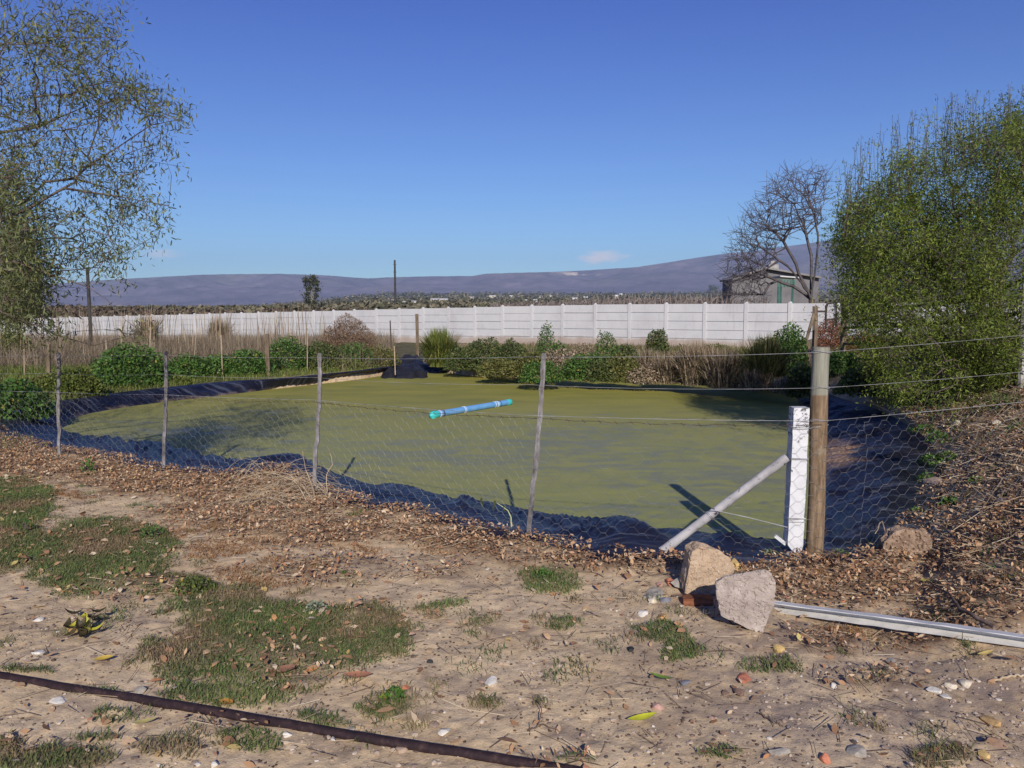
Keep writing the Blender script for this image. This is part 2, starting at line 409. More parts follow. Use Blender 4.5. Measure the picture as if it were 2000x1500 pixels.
vattr(ground, 'lit', padv(lit)); vattr(ground, 'grn', padv(grn)); vattr(ground, 'bank', padv(bankv)); vattr(ground, 'far', padv(sstep(60, 120, rr_))); vattr(ground, 'mid', padv(midv))

# hills
def hills():
    azs = np.linspace(-75, 75, 900); rs = np.linspace(3200, 9800, 110)
    A, RR = np.meshgrid(np.radians(azs), rs); X = RR * np.sin(A); Y = RR * np.cos(A)
    px = 1000 + FPX * np.tan(np.clip(A, -1.4, 1.4))
    rid = np.interp(px, [p for p, q in RIDGE], [q for p, q in RIDGE])
    base = 1.6 + RR * plain_ang(px, RR) * .9
    top = EYE + (605 - rid) / FPX * np.sqrt(FPX**2 + (px - 1000)**2) / FPX * 7600
    t = sstep(3700, 7600, RR) ** 1.25
    rdg = 1 - np.abs(2 * fbm(X / 900, Y / 900, 0, 5, 200) - 1)
    rdg2 = fbm(X / 260, Y / 260, 0, 4, 210)
    z = base * (1 - t) + top * t - 40 * (1 - t) * 0
    env = np.clip(t * (1 - t) * 4, 0, 1)
    z = z + env * (rdg - .62) * 230 + env * (rdg2 - .5) * 45 + sstep(.9, 1, t) * 0
    z = np.where(RR > 7600, top - (RR - 7600) * .06, z)
    cap = EYE + (605 - rid) / FPX * RR * np.sqrt(FPX**2 + (px - 1000)**2) / FPX * 1.0
    z = np.minimum(z, cap + (fbm(px / 14, px * 0, 0, 3, 5) - .5) * 3)
    z = np.where(RR < 3700, np.minimum(z, base - 6 * (3700 - RR) / 500), z)
    nr, na = X.shape
    i, j = np.meshgrid(np.arange(nr - 1), np.arange(na - 1), indexing='ij'); i = i.ravel(); j = j.ravel()
    F = np.stack([i * na + j, (i + 1) * na + j, (i + 1) * na + j + 1, i * na + j + 1], 1)[:, ::-1]
    b = MB(); b.add(np.stack([X.ravel(), Y.ravel(), z.ravel()], 1), F)
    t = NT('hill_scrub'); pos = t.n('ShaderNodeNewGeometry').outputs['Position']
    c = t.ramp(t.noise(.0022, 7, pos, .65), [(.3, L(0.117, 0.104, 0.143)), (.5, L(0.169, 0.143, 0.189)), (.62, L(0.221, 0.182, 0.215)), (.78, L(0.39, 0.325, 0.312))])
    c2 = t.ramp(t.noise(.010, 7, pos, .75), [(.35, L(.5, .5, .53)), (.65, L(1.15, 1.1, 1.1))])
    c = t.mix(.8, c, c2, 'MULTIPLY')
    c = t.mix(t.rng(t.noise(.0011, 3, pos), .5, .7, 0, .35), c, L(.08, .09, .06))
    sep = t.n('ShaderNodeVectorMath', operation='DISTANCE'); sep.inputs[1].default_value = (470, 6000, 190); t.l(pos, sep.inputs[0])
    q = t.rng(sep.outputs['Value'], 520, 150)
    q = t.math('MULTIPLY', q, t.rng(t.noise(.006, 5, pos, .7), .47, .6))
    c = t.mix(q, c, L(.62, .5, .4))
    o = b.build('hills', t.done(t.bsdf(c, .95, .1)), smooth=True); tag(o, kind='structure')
hills()

# liner
def liner():
    N = len(LIP)
    d = np.roll(LIP, -1, 0) - np.roll(LIP, 1, 0); d /= np.linalg.norm(d, axis=1)[:, None]
    outn = np.stack([d[:, 1], -d[:, 0]], 1)                           # ring runs ccw seen from above?
    if ((LIP + outn * .3 - cen)**2).sum() < ((LIP - outn * .3 - cen)**2).sum(): outn = -outn
    s = np.concatenate([[0], np.cumsum(np.linalg.norm(np.diff(LIP, axis=0), axis=1))])
    # densify
    T = np.arange(0, s[-1], .03); ip = lambda P: np.stack([np.interp(T, s, P[:, 0]), np.interp(T, s, P[:, 1])], 1)
    Lp, Wp, On = ip(LIP), ip(WAT), ip(outn)
    lx, ly = proj(Lp[:, 0], Lp[:, 1], 0 * T)
    rows = []; M = 26
    inn = Wp - Lp; wl = np.linalg.norm(inn, axis=1)
    deep = Wp + inn / (wl[:, None] + 1e-6) * .7
    Z = []
    for m in range(M + 1):
        u = m / M * 3          # 0..1 overlap outside, 1..2.2 slope, rest under water
        if u < .35:
            t = u / .35; P = Lp + On * (.24 * (1 - t)) ; z = ZL + .012 * t + 0 * T + .03 * np.sin(t * 3.14)
            z = z + 0 * T
        elif u < 2.2:
            t = (u - .35) / 1.85; P = Lp + inn * t; z = ZL + .02 * (1 - t) + (ZW - ZL) * (t ** .9) + 0 * T
        else:
            t = (u - 2.2) / .8; P = Wp + (deep - Wp) * t; z = ZW - .35 * t + 0 * T
        env = np.clip(min(u / .35, 1) * (1 - max(0, (u - 2.1) / .9)), 0, 1)
        wf = np.clip(wl / .7, .35, 1.6)
        sk = T + u * .35 * wl
        n = (1 - np.abs(2 * fbm(sk * 2.1, u * .55 + 0 * T, 0, 2, 301) - 1)) * .07 + (1 - np.abs(2 * vnoise(sk * 5.2, u * .9 + 0 * T, 0, 311) - 1)) * .045 + (1 - np.abs(2 * vnoise(sk * 12, u * 1.1 + 0 * T, 0, 321) - 1)) * .016
        bump = (fbm(T * 1.3, u * .8 + 0 * T, 0, 2, 331) - .5) * .10
        se = float(sstep(.25, .9, np.array(u))); z = z + env * se * wf * (n - .05) * .9 + env * (.3 + .7 * se) * bump * .5
        rows.append(P); Z.append(z)
    # humps of loose liner standing proud on the near side
    for (cx, h, wdt) in ((1225, .10, 70), (1430, .07, 60), (930, .055, 60), (760, .04, 60), (560, .06, 60)):
        g = h * np.exp(-((lx - cx) / wdt)**2) * (Lp[:, 1] < 9.0) * (ly > 880)
        for m in range(M + 1):
            u = m / M * 3; Z[m] = Z[m] + g * np.exp(-((u - 1.0) / .65)**2)
    P = np.stack(rows); Z = np.stack(Z); n = len(T)
    V = np.concatenate([P, Z[..., None]], 2).reshape(-1, 3)
    i, j = np.meshgrid(np.arange(M), np.arange(n), indexing='ij'); i = i.ravel(); j = j.ravel(); j2 = (j + 1) % n
    F = np.stack([i * n + j, (i + 1) * n + j, (i + 1) * n + j2, i * n + j2], 1)
    b = MB(); b.add(V, F)
    t = NT('black_plastic_sheet'); pos = t.n('ShaderNodeNewGeometry').outputs['Position']
    n1 = t.noise(2.2, 6, pos, .6); n2 = t.noise(30, 4, pos)
    c = t.ramp(n1, [(.3, L(.006, .006, .012)), (.55, L(.013, .013, .024)), (.8, L(.05, .046, .052))])
    sx = t.n('ShaderNodeSeparateXYZ'); t.l(pos, sx.inputs[0])
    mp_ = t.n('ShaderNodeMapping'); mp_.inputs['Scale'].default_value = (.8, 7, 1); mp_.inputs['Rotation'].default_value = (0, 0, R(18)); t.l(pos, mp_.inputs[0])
    c = t.mix(t.rng(t.noise(1.3, 5, mp_.outputs[0], .6, .3), .52, .66, 0, .75), c, L(.075, .085, .115))  # sunlit sheen streaks down the slope, painted into the liner colour
    # dried silt just above the water line
    silt = t.rng(t.math('ADD', sx.outputs['Z'], t.math('MULTIPLY', t.noise(3.0, 4, pos), .10)), -.085, -.15)
    silt = t.math('MULTIPLY', silt, t.rng(t.noise(1.3, 5, pos, .6), .42, .55))
    c = t.mix(t.math('MULTIPLY', silt, .85), c, t.ramp(n2, [(.35, L(.10, .065, .045)), (.65, L(.30, .22, .16))]))
    sdt = t.n('ShaderNodeVectorMath', operation='DISTANCE'); sdt.inputs[1].default_value = (4.05, 9.6, -.1); t.l(t.n('ShaderNodeNewGeometry').outputs['Position'], sdt.inputs[0])
    sl_ = t.math('MULTIPLY', t.rng(sdt.outputs['Value'], 1.25, .55), t.rng(t.math('ADD', sx.outputs['Z'], t.math('MULTIPLY', n1, .08)), -.02, -.07))
    c = t.mix(t.math('MULTIPLY', sl_, .9), c, t.ramp(n2, [(.35, L(.14, .085, .055)), (.65, L(.34, .22, .15))]))
    ro = t.rng(n2, .3, .7, .3, .46)
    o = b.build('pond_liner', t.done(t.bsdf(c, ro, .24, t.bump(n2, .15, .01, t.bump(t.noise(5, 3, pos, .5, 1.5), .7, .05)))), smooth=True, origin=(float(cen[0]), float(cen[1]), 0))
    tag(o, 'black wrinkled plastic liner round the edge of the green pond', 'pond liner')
    # spill apron in the far corner
    b = MB()
    c0 = D(797, 700, 22.0)
    us = np.linspace(-1, 1, 40); vs_ = np.linspace(0, 1, 26)
    Uu, Vv = np.meshgrid(us, vs_)
    y = 20.9 + 4.6 * Vv; pxc = 786 + 16 * Vv; hw = 52 - 20 * Vv
    x = (pxc + Uu * hw - 1000) / FPX * y
    dome = np.clip(1 - np.abs(Uu)**3.5, 0, 1) ** .6
    cr = 1 - np.abs(2 * fbm(x * 2.0, y * 1.3, 0, 3, 401) - 1)
    z = -.30 + dome * (.20 * sstep(0, .15, Vv) + .22 * Vv + .22 * (cr - .6) + .16 * (fbm(x * 6, y * 3, 0, 2, 402) - .5))
    n = 40
    i, j = np.meshgrid(np.arange(25), np.arange(39), indexing='ij'); i = i.ravel(); j = j.ravel()
    b.add(np.stack([x.ravel(), y.ravel(), z.ravel()], 1), np.stack([i * n + j, i * n + j + 1, (i + 1) * n + j + 1, (i + 1) * n + j], 1))
    t = NT('matt_black_sheet'); c = t.ramp(t.noise(3, 5), [(.3, L(.010, .010, .014)), (.7, L(.035, .033, .038))])
    o2 = b.build('plastic_sheet', t.done(t.bsdf(c, .55, .15, t.bump(t.noise(9, 5), .4, .03))), smooth=True, origin=(-3, 21, 0)); tag(o2, 'black plastic sheet humped over the inlet in the far corner of the pond', 'plastic sheet')
liner()

# water covered in algae
def water():
    n = WAT - cen; P = WAT + n / np.linalg.norm(n, axis=1)[:, None] * .22
    P = P[::3]
    me = bpy.data.meshes.new('water'); bm = bmesh.new()
    vv = [bm.verts.new((p[0], p[1], ZW)) for p in P]; f = bm.faces.new(vv)
    if f.normal.z < 0: f.normal_flip()
    bm.normal_update(); bmesh.ops.triangulate(bm, faces=[f]); 
    for f in bm.faces:
        f.normal_update()
        if f.normal.z < 0: f.normal_flip()
    bm.to_mesh(me); bm.free()
    t = NT('algae_water'); pos = t.n('ShaderNodeNewGeometry').outputs['Position']
    sx = t.n('ShaderNodeSeparateXYZ'); t.l(pos, sx.inputs[0])
    m1 = t.n('ShaderNodeMapping'); m1.inputs['Scale'].default_value = (.62, 1.25, 1); t.l(pos, m1.inputs[0]); v = m1.outputs[0]
    nA = t.noise(.55, 6, v, .62, .6); nB = t.noise(3.6, 8, v, .72, .8); nC = t.noise(60, 3, pos)
    alg = t.ramp(t.noise(1.2, 6, v, .6, .4), [(.3, L(0.218, 0.215, 0.045)), (.5, L(0.287, 0.266, 0.05)), (.7, L(0.345, 0.305, 0.06))])
    alg = t.mix(t.rng(nC, .35, .65, .0, .35), alg, L(.085, .085, .03))
    nearf = t.rng(sx.outputs['Y'], 17.5, 9.5, 0, 1)
    dull = t.mix(nearf, alg, t.mix(.6, alg, L(.26, .275, .135)))
    vn = t.rng(sx.outputs['Y'], 8.5, 6.6, 0, .6)
    dull = t.mix(vn, dull, L(.25, .265, .08))
    hole = t.math('ADD', t.math('MULTIPLY', nB, .65), t.math('MULTIPLY', nA, .35))
    hs = t.math('ADD', hole, t.math('MULTIPLY', nearf, .10))
    hf = t.rng(hs, .56, .67)
    yb = t.math('MULTIPLY', t.rng(t.noise(2.1, 7, v, .7, 1.), .52, .62), nearf)
    dull = t.mix(t.math('MULTIPLY', yb, .4), dull, L(.31, .31, .08))
    col = t.mix(t.math('MULTIPLY', hf, .55), dull, L(.15, .16, .13))
    rough = t.rng(hf, 0, 1, .78, .5)
    bmp = t.bump(nC, .12, .004)
    sh = t.bsdf(col, rough, .22, bmp)
    me.materials.append(t.done(sh))
    o = bpy.data.objects.new('water', me); COL.objects.link(o); tag(o, kind='structure')
water()

# ------------------------------------------------------------------ concrete slab wall
m_white = NT('whitewash')
def _w():
    t = m_white; pos = t.n('ShaderNodeNewGeometry').outputs['Position']
    c = t.ramp(t.noise(.9, 6, pos, .65), [(.3, L(0.45, 0.441, 0.45)), (.5, L(0.513, 0.508, 0.513)), (.7, L(0.549, 0.54, 0.54))])
    c = t.mix(t.rng(t.noise(9, 6, pos, .7), .56, .75, 0, .45), c, L(.33, .30, .28))
    ms = t.n('ShaderNodeMapping'); ms.inputs['Scale'].default_value = (5, 5, .5); t.l(pos, ms.inputs[0]); c = t.mix(t.rng(t.noise(2.2, 6, ms.outputs[0], .7), .53, .72, 0, .5), c, L(.36, .34, .33))
    ns = t.noise(1.5, 5, pos); h = t.attr('hgt')
    c = t.mix(t.rng(t.math('ADD', h, t.math('MULTIPLY', ns, .35)), .62, .42, 0, .95), c, t.ramp(ns, [(.3, L(.33, .26, .22)), (.7, L(.42, .35, .30))]))
    return t.done(t.bsdf(c, .85, .2, t.bump(t.noise(60, 4, pos), .2, .004)))
m_white = _w()
def wall():
    root = thing('concrete_wall', (9.65, 28, float(wall_top(0)) - 1.65), 'long white wall of stacked concrete slabs between posts behind the pond', 'wall')
    e = np.array([-1.257, .91]) / 1.5518; nrm = np.array([-.91, -1.257]) / 1.5518   # towards camera
    rot = np.array([[e[0], nrm[0], 0], [e[1], nrm[1], 0], [0, 0, 1]])
    for k in range(-14, 48):
        c = np.array([9.65, 28]) + e * 1.5518 * k; T = float(wall_top(k)); b0 = T - 1.66
        b = MB(); tl = rng.normal(0, .004)
        b.box((c[0], c[1], (T + .02 + b0 - .2) / 2), (.12, .11, T + .02 - b0 + .2), rot)
        b.tube([[c[0], c[1], T + .02], [c[0], c[1], T + .045], [c[0], c[1], T + .06]], [.062, .052, .02], 8)
        o = b.build('post', m_white, root)
        zs = np.concatenate(b.v)[:, 2] - b0; vattr(o, 'hgt', zs)
        if k == 47: break
        c2 = c + e * .7759; T2 = float(wall_top(k + .5)); b = MB()
        for r in range(5):
            zc = T2 - .16 - .325 * r + rng.normal(0, .004); off = rng.normal(0, .004)
            b.box((c2[0] + nrm[0] * off, c2[1] + nrm[1] * off, zc), (1.434, .045, .309), rot)
        # shadow-gap strip keeps daylight from showing through
        b.box((c2[0] - nrm[0] * .02, c2[1] - nrm[1] * .02, T2 - .9), (1.43, .02, 1.62), rot)
        o = b.build('panel', m_white, root); vattr(o, 'hgt', np.concatenate(b.v)[:, 2] - (T2 - 1.66))
wall()

# ------------------------------------------------------------------ fence
m_drop = simple('weathered_dropper', [(.3, L(.07, .06, .06)), (.5, L(.19, .175, .175)), (.68, L(.31, .295, .295))], 22, 6, .8, .25, (60, .5, .004), (1, 1, .35))
m_wire = simple('galvanised_wire', [(.35, L(.28, .27, .27)), (.65, L(.5, .5, .5))], 8, 3, .45, .5, None, None, .3)
m_rust = simple('rusty_wire', [(.35, L(.035, .02, .015)), (.65, L(.10, .065, .05))], 12, 3, .8, .3)
def wood_mat():
    t = NT('treated_pole'); v = t.mapv((1, 1, .12)); g = t.noise(38, 6, v, .65); n = t.noise(5, 5)
    c = t.ramp(g, [(.3, L(.085, .055, .032)), (.5, L(.19, .13, .08)), (.68, L(.29, .21, .14))])
    gc = t.ramp(g, [(.3, L(.15, .145, .11)), (.6, L(.27, .265, .215))])
    h = t.attr('hgt'); top = t.rng(t.math('ADD', h, t.math('MULTIPLY', n, .06)), 1.085, 1.10)
    c = t.mix(top, c, gc)
    c = t.mix(t.rng(n, .56, .68, 0, .6), c, L(.30, .26, .20))
    return t.done(t.bsdf(c, .85, .2, t.bump(g, .6, .006)))
def cpost_mat():
    t = NT('whitewashed_concrete'); n = t.noise(34, 8, None, .75, .6); n2 = t.noise(4, 4); h = t.attr('hgt')
    c = t.ramp(t.noise(8, 5), [(.3, L(.50, .50, .515)), (.6, L(.60, .60, .615))])
    k = t.math('ADD', t.math('MULTIPLY', t.rng(h, .45, .95), .13), t.math('MULTIPLY', n2, .14))
    blot = t.rng(t.math('ADD', n, k), .70, .75)
    c = t.mix(blot, c, L(.12, .12, .125))
    return t.done(t.bsdf(c, .85, .2, t.bump(n, .5, .004)))
FP = [(4.45, 5.62), tuple(GT(1590, 1088)[:2]), tuple(GT(1030, 1056)[:2]), tuple(GT(617, 962)[:2]), tuple(GT(320, 921)[:2]), tuple(GT(116, 896)[:2]), (-6.6, 9.2)]
MT = [1.05, .895, .875, .82, .765, .72, .70]   # mesh top z
def fence():
    root = thing('wire_fence', (FP[1][0], FP[1][1], float(gz(*FP[1]))), 'wire netting fence on thin grey droppers along the near edge of the pond', 'fence')
    # wooden corner pole
    x, y = FP[1]; z0 = float(gz(x, y)); b = MB()
    zt = D(1590, 678, y)[2]; zs = np.linspace(z0 - .1, zt, 30)
    rr = .0535 + .0015 * np.sin(zs * 9) ; b.tube(np.stack([x + .004 * np.sin(zs * 4), y + 0 * zs, zs], 1), rr, 20)
    o = b.build('corner_pole', wood_mat(), root, smooth=True, label='thick brown round timber pole with a pale top'); vattr(o, 'hgt', np.concatenate(b.v)[:, 2])
    for p in o.data.polygons[-20:]: p.use_smooth = False
    # white concrete post
    p0 = GT(1550, 1088); yb = p0[1] + .02; pt = D(1561, 795, yb); b = MB()
    n = 26; zz = np.linspace(0, 1, n); c = p0 * (1 - zz)[:, None] + pt * zz[:, None]; c[:, 1] = yb
    c[:, 2] = np.linspace(p0[2] + .05, pt[2], n)
    hw = np.full(n, .052); hw[0] = .03
    off = rng.normal(0, .0012, (n, 4, 2)); V = []
    for i in range(n):
        for q, (sx, sy) in enumerate(((-1, -1), (1, -1), (1, 1), (-1, 1))):
            V.append([c[i, 0] + sx * (.050 if i else .032) + off[i, q, 0] + (.012 if i == 0 else 0), c[i, 1] + sy * .045 + off[i, q, 1], c[i, 2]])
    j = np.arange(4); F = np.concatenate([np.stack([i * 4 + j, i * 4 + (j + 1) % 4, (i + 1) * 4 + (j + 1) % 4, (i + 1) * 4 + j], 1) for i in range(n - 1)])
    b.add(V, F); b.add(V[-4:], [[0, 1, 2, 3]]); b.add(V[:4], [[3, 2, 1, 0]])
    b.box((p0[0] - .085, yb + .0, p0[2] + .11), (.09, .022, .022), Matrix.Rotation(R(38), 3, 'Y'))
    b.box((p0[0] - .01, yb - .03, p0[2] + .03), (.09, .03, .03), Matrix.Rotation(R(-35), 3, 'Y'))
    cm = cpost_mat(); o = b.build('concrete_post', cm, root, label='white painted square concrete post with black blotches'); vattr(o, 'hgt', np.concatenate(b.v)[:, 2])
    # brace
    g = GT(1280, 1084); t = D(1537, 893, yb - .02); b = MB(); g = g + np.array([0, .0, -.01])
    tt = np.linspace(0, 1, 24)[:, None]; P = g * (1 - tt) + t * tt
    rr = .0285 + .0012 * rng.normal(0, 1, 24); rr[:4] *= 1.12
    b.tube(P, rr, 14)
    t_ = NT('blotched_grey_pole'); n_ = t_.noise(24, 6, None, .7); c_ = t_.ramp(t_.noise(9, 5), [(.3, L(.22, .21, .215)), (.65, L(.40, .385, .39))]); c_ = t_.mix(t_.rng(n_, .59, .64), c_, L(.035, .035, .04))
    b.build('brace', t_.done(t_.bsdf(c_, .75, .3, t_.bump(n_, .4, .004))), root, smooth=True, label='grey blotched pole leaning against the white post')
    # droppers: from pixel lines
    lines = [[(1062, 690), (1058, 760), (1047, 900), (1038, 980), (1030, 1058)], [(625, 690), (624, 760), (619, 860), (614, 925), (617, 966)],
             [(324, 686), (325, 760), (321, 850), (320, 924)], [(115, 690), (114, 760), (115, 830), (116, 899)]]
    for q, ln in enumerate(lines):
        y = FP[q + 2][1]; b = MB(); ln = np.array(ln, float); ys = np.linspace(ln[0, 1], ln[-1, 1], 22); xs = np.interp(ys, ln[:, 1], ln[:, 0]) + rng.normal(0, .7, 22) * (1 if q != 2 else .8)
        P = np.array([D(a, b_, y) for a, b_ in zip(xs, ys)]); P[-1, 2] -= .08
        b.tube(P, .0185 + rng.normal(0, .0018, 22), 6)
        b.build('dropper', m_drop, root, smooth=False)
    b = MB(); x, y = FP[0]; z = float(gz(x, y)); b.tube([[x, y, z - .1], [x, y, 1.2], [x, y, 1.75]], .04, 8); b.build('dropper', m_drop, root)
    b = MB(); x, y = FP[-1]; z = float(gz(x, y)); b.tube([[x, y, z - .1], [x, y, .6], [x, y, 1.15]], .02, 6); b.build('dropper', m_drop, root)
    # wires
    def wire(zs, name, m, r=.0017, sag=.012, off=-.03, i0=0, barb=0):
        b = MB()
        for i in range(i0, len(FP) - 1):
            a = np.array([FP[i][0], FP[i][1] + (off if i != 1 else -.06), zs[i]]); c = np.array([FP[i + 1][0], FP[i + 1][1] + (off if i + 1 != 1 else -.06), zs[i + 1]])
            t = np.linspace(0, 1, 24)[:, None]; P = a * (1 - t) + c * t; P[:, 2] -= sag * 4 * (t * (1 - t))[:, 0]
            if barb: P[:, 2] += .006 * np.sin(np.arange(24) * 1.9) * (t * (1 - t))[:, 0] * 4
            b.tube(P, r, 4, cap=False)
            if barb:
                for u in np.arange(.05, 1, .11 / np.linalg.norm(c - a)):
                    p = a * (1 - u) + c * u; p[2] -= sag * 4 * u * (1 - u)
                    b.tube([p + [-.012, 0, .010], p, p + [.012, 0, -.011]], r * 1.4, 3, cap=False)
        b.build(name, m, root)
    wire([1.52, 1.335, 1.28, 1.19, 1.16, 1.12, 1.08], 'wire', m_wire, .0012)
    wire([1.27, 1.11, 1.09, 1.02, .97, .93, .9], 'wire', m_wire, .0011, .018)
    wire([m_ + .004 for m_ in MT], 'wire', m_wire, .0015, .008)
    wire([m_ - .02 for m_ in MT], 'barbed_wire', m_rust, .0016, .02, .02, 1, 1)
    # ties round the posts
    def bt(b):
        if b.v: b.build('tie_wire', m_wire, root)
        return MB()
    b = MB(); x, y = FP[1]
    for z, r in ((1.335, .0025), (1.11, .002), (.9, .0025)):
        a = np.linspace(0, 2 * np.pi, 20); b.tube(np.stack([x + .057 * np.cos(a), y + .057 * np.sin(a), z + .006 * np.sin(a * 2)], 1), r, 4, cap=False); b = bt(b)
    xp = (p0[0] + pt[0]) / 2 + .01
    for z in (.845, .855, .645, .652, .25, .262, .24):
        f = (z - p0[2]) / (pt[2] - p0[2]); xc = p0[0] + (pt[0] - p0[0]) * f
        b = bt(b) if z in (.645, .25) else b; Pl = np.array([[xc - .055, yb - .05], [xc + .055, yb - .05], [xc + .055, yb + .05], [xc - .055, yb + .05], [xc - .055, yb - .05]])
        b.tube(np.column_stack([Pl, z + rng.normal(0, .003, 5)]), .0025, 4, cap=False)
    b = bt(b); b.tube([[xc + .05, yb - .05, .845], [x - .02, y - .055, .86], [x + .05, y - .03, .87]], .003, 4)
    b = bt(b); wA = D(1388, 995, yb - .03); wB = D(1538, 1030, yb - .05)
    b.tube([wA, (wA + wB) / 2 + [0, 0, .004], wB], .003, 4)
    b = bt(b); a = np.linspace(0, 12.5, 40); dv = (t - g) / np.linalg.norm(t - g); fr = (wA[0] - g[0]) / (t[0] - g[0]); cc = g + (t - g) * fr
    b.tube(np.stack([cc[0] + dv[0] * .004 * a / 3 + .032 * np.cos(a) * dv[2], cc[1] + .034 * np.sin(a), cc[2] + dv[2] * .004 * a / 3 - .032 * np.cos(a) * dv[0]], 1), .0025, 4, cap=False)
    bt(b)
    # netting: flat-topped honeycomb, following the posts
    seg = np.array([[p[0], p[1]] for p in FP]); L_ = np.concatenate([[0], np.cumsum(np.linalg.norm(np.diff(seg, axis=0), axis=1))])
    cw, H = .066, .083
    nc = int(L_[-1] / cw); b = MB()
    def pt3(s, zf, ztop, row):
        x = np.interp(s, L_, seg[:, 0]); y = np.interp(s, L_, seg[:, 1]) - .062 + .03 * (np.abs(s - L_[1]) > .3)
        s = np.asarray(s)
        x = x + .06 * (vnoise(s * 1.9, zf * 3, 0, 61) - .5); y = y + .05 * (vnoise(s * .9, zf * 2, 3, 62) - .5) * (np.abs(s - L_[1]) > .3)
        sag = .07 * (vnoise(s * 2.3, zf * 2.2, 0, 63) - .5) * np.clip((ztop - zf) * 5, 0, 1)
        return np.array([x, y, zf + sag])
    rows = 14
    for cidx in range(nc):
        s0 = cidx * cw
        zt = np.interp(s0, L_, MT); gx0, gy0 = np.interp(s0, L_, seg[:, 0]), np.interp(s0, L_, seg[:, 1]); g0 = float(gz(gx0, gy0, False)) - .03
        par = cidx % 2
        for r in range(rows):
            z = zt - H * (r + .5 * par)
            if z < g0 - .04: break
            zt2 = np.interp(s0 + cw, L_, MT)
            a = pt3(s0, z, zt, r); c = pt3(s0 + .030, z, zt, r)
            b.tube([a, c], .0011, 3, cap=False)
            for dz in ((.5, -.5)):
                z2 = z + H * dz
                if z2 > zt2 + .002 or z2 < g0 - .05: continue
                e = pt3(s0 + cw, z2 + (zt2 - zt), zt2, r)
                b.tube([c, e], .00068, 3, cap=False)
    b.build('netting', simple('netting_wire', [(.35, L(.20, .20, .19)), (.65, L(.42, .42, .41))], 8, 3, .4, .5, None, None, .4), root)
fence()

# steel rail lying in the sand across the foreground
def rail_bar():
    a, c = GT(-260, 1281), GT(1420, 1556); b = MB(); n = 60; t = np.linspace(0, 1, n)[:, None]; P = a * (1 - t) + c * t
    P[:, 2] = gz(P[:, 0], P[:, 1]) * .25 + .006 + .002 * np.sin(t[:, 0] * 17); b.tube(P, .0185, 12)
    tt = NT('dark_rusty_steel'); nn = tt.noise(30, 6, None, .65)
    m = tt.done(tt.bsdf(tt.ramp(nn, [(.3, L(.015, .009, .011)), (.55, L(.030, .017, .020)), (.74, L(.07, .042, .035))]), .7, .2, tt.bump(nn, .4, .003)))
    tag(b.build('steel_rail', m, smooth=True, origin=a), 'dark rusty steel rail half sunk in the sand, running across the foreground', 'rail')
rail_bar()

# ------------------------------------------------------------------ float
def flt():
    a, c = G(842, 811, ZW + .05), G(998, 785, ZW + .05); r = .055
    root = thing('pipe_float', (a + c) / 2 * [1, 1, 0] + [0, 0, ZW], 'blue plastic pipe float with turquoise end caps lying on the green water', 'float')
    d = (c - a) / np.linalg.norm(c - a); P = lambda u: a + (c - a) * u
    m = simple('blue_plastic', [(.35, L(.11, .30, .58)), (.65, L(.17, .38, .66))], 5, 4, .4, .5)
    mc = simple('turquoise_plastic', [(.35, L(.02, .40, .42)), (.65, L(.05, .52, .48))], 6, 4, .5, .5)
    mw = simple('white_band', [(.35, L(.45, .55, .65)), (.65, L(.6, .68, .75))], 8, 4, .5, .4)
    mk = simple('dark_band', [(.35, L(.02, .02, .05)), (.65, L(.05, .05, .09))], 8, 4, .5, .4)
    b = MB(); b.tube([P(.06), P(.3), P(.6), P(.96)], r, 20); b.build('pipe', m, root, smooth=True)
    for u, w_, mm, nm in ((.37, .012, mw, 'joint'), (.385, .010, mw, 'joint'), (.765, .012, mw, 'joint'), (.80, .03, mw, 'joint'), (.835, .008, mk, 'band'), (.125, .02, mk, 'band'), (.09, .02, mw, 'joint')):
        b = MB(); b.tube([P(u - w_ / 2 / 2.4), P(u + w_ / 2 / 2.4)], r + .006, 20); b.build(nm, mm, root, smooth=False)
    b = MB(); u = np.array([.94, .965, .985, .997, 1.0]); b.tube(np.array([P(t) for t in u]), np.array([.061, .065, .06, .04, .01]), 18); b.build('end_cap', mc, root, smooth=True)
    b = MB(); b.tube(np.array([P(t) for t in (.065, .04, .02, 0, -.012)]), np.array([.061, .067, .065, .05, .012]), 18)
    b.build('end_cap', mc, root, smooth=True)
    b = MB(); e = P(.01); b.tube([e, e + [0, -.05, -.03], e + [.03, -.09, -.04]], .028, 8); b.build('fitting', mc, root, smooth=True)
flt()

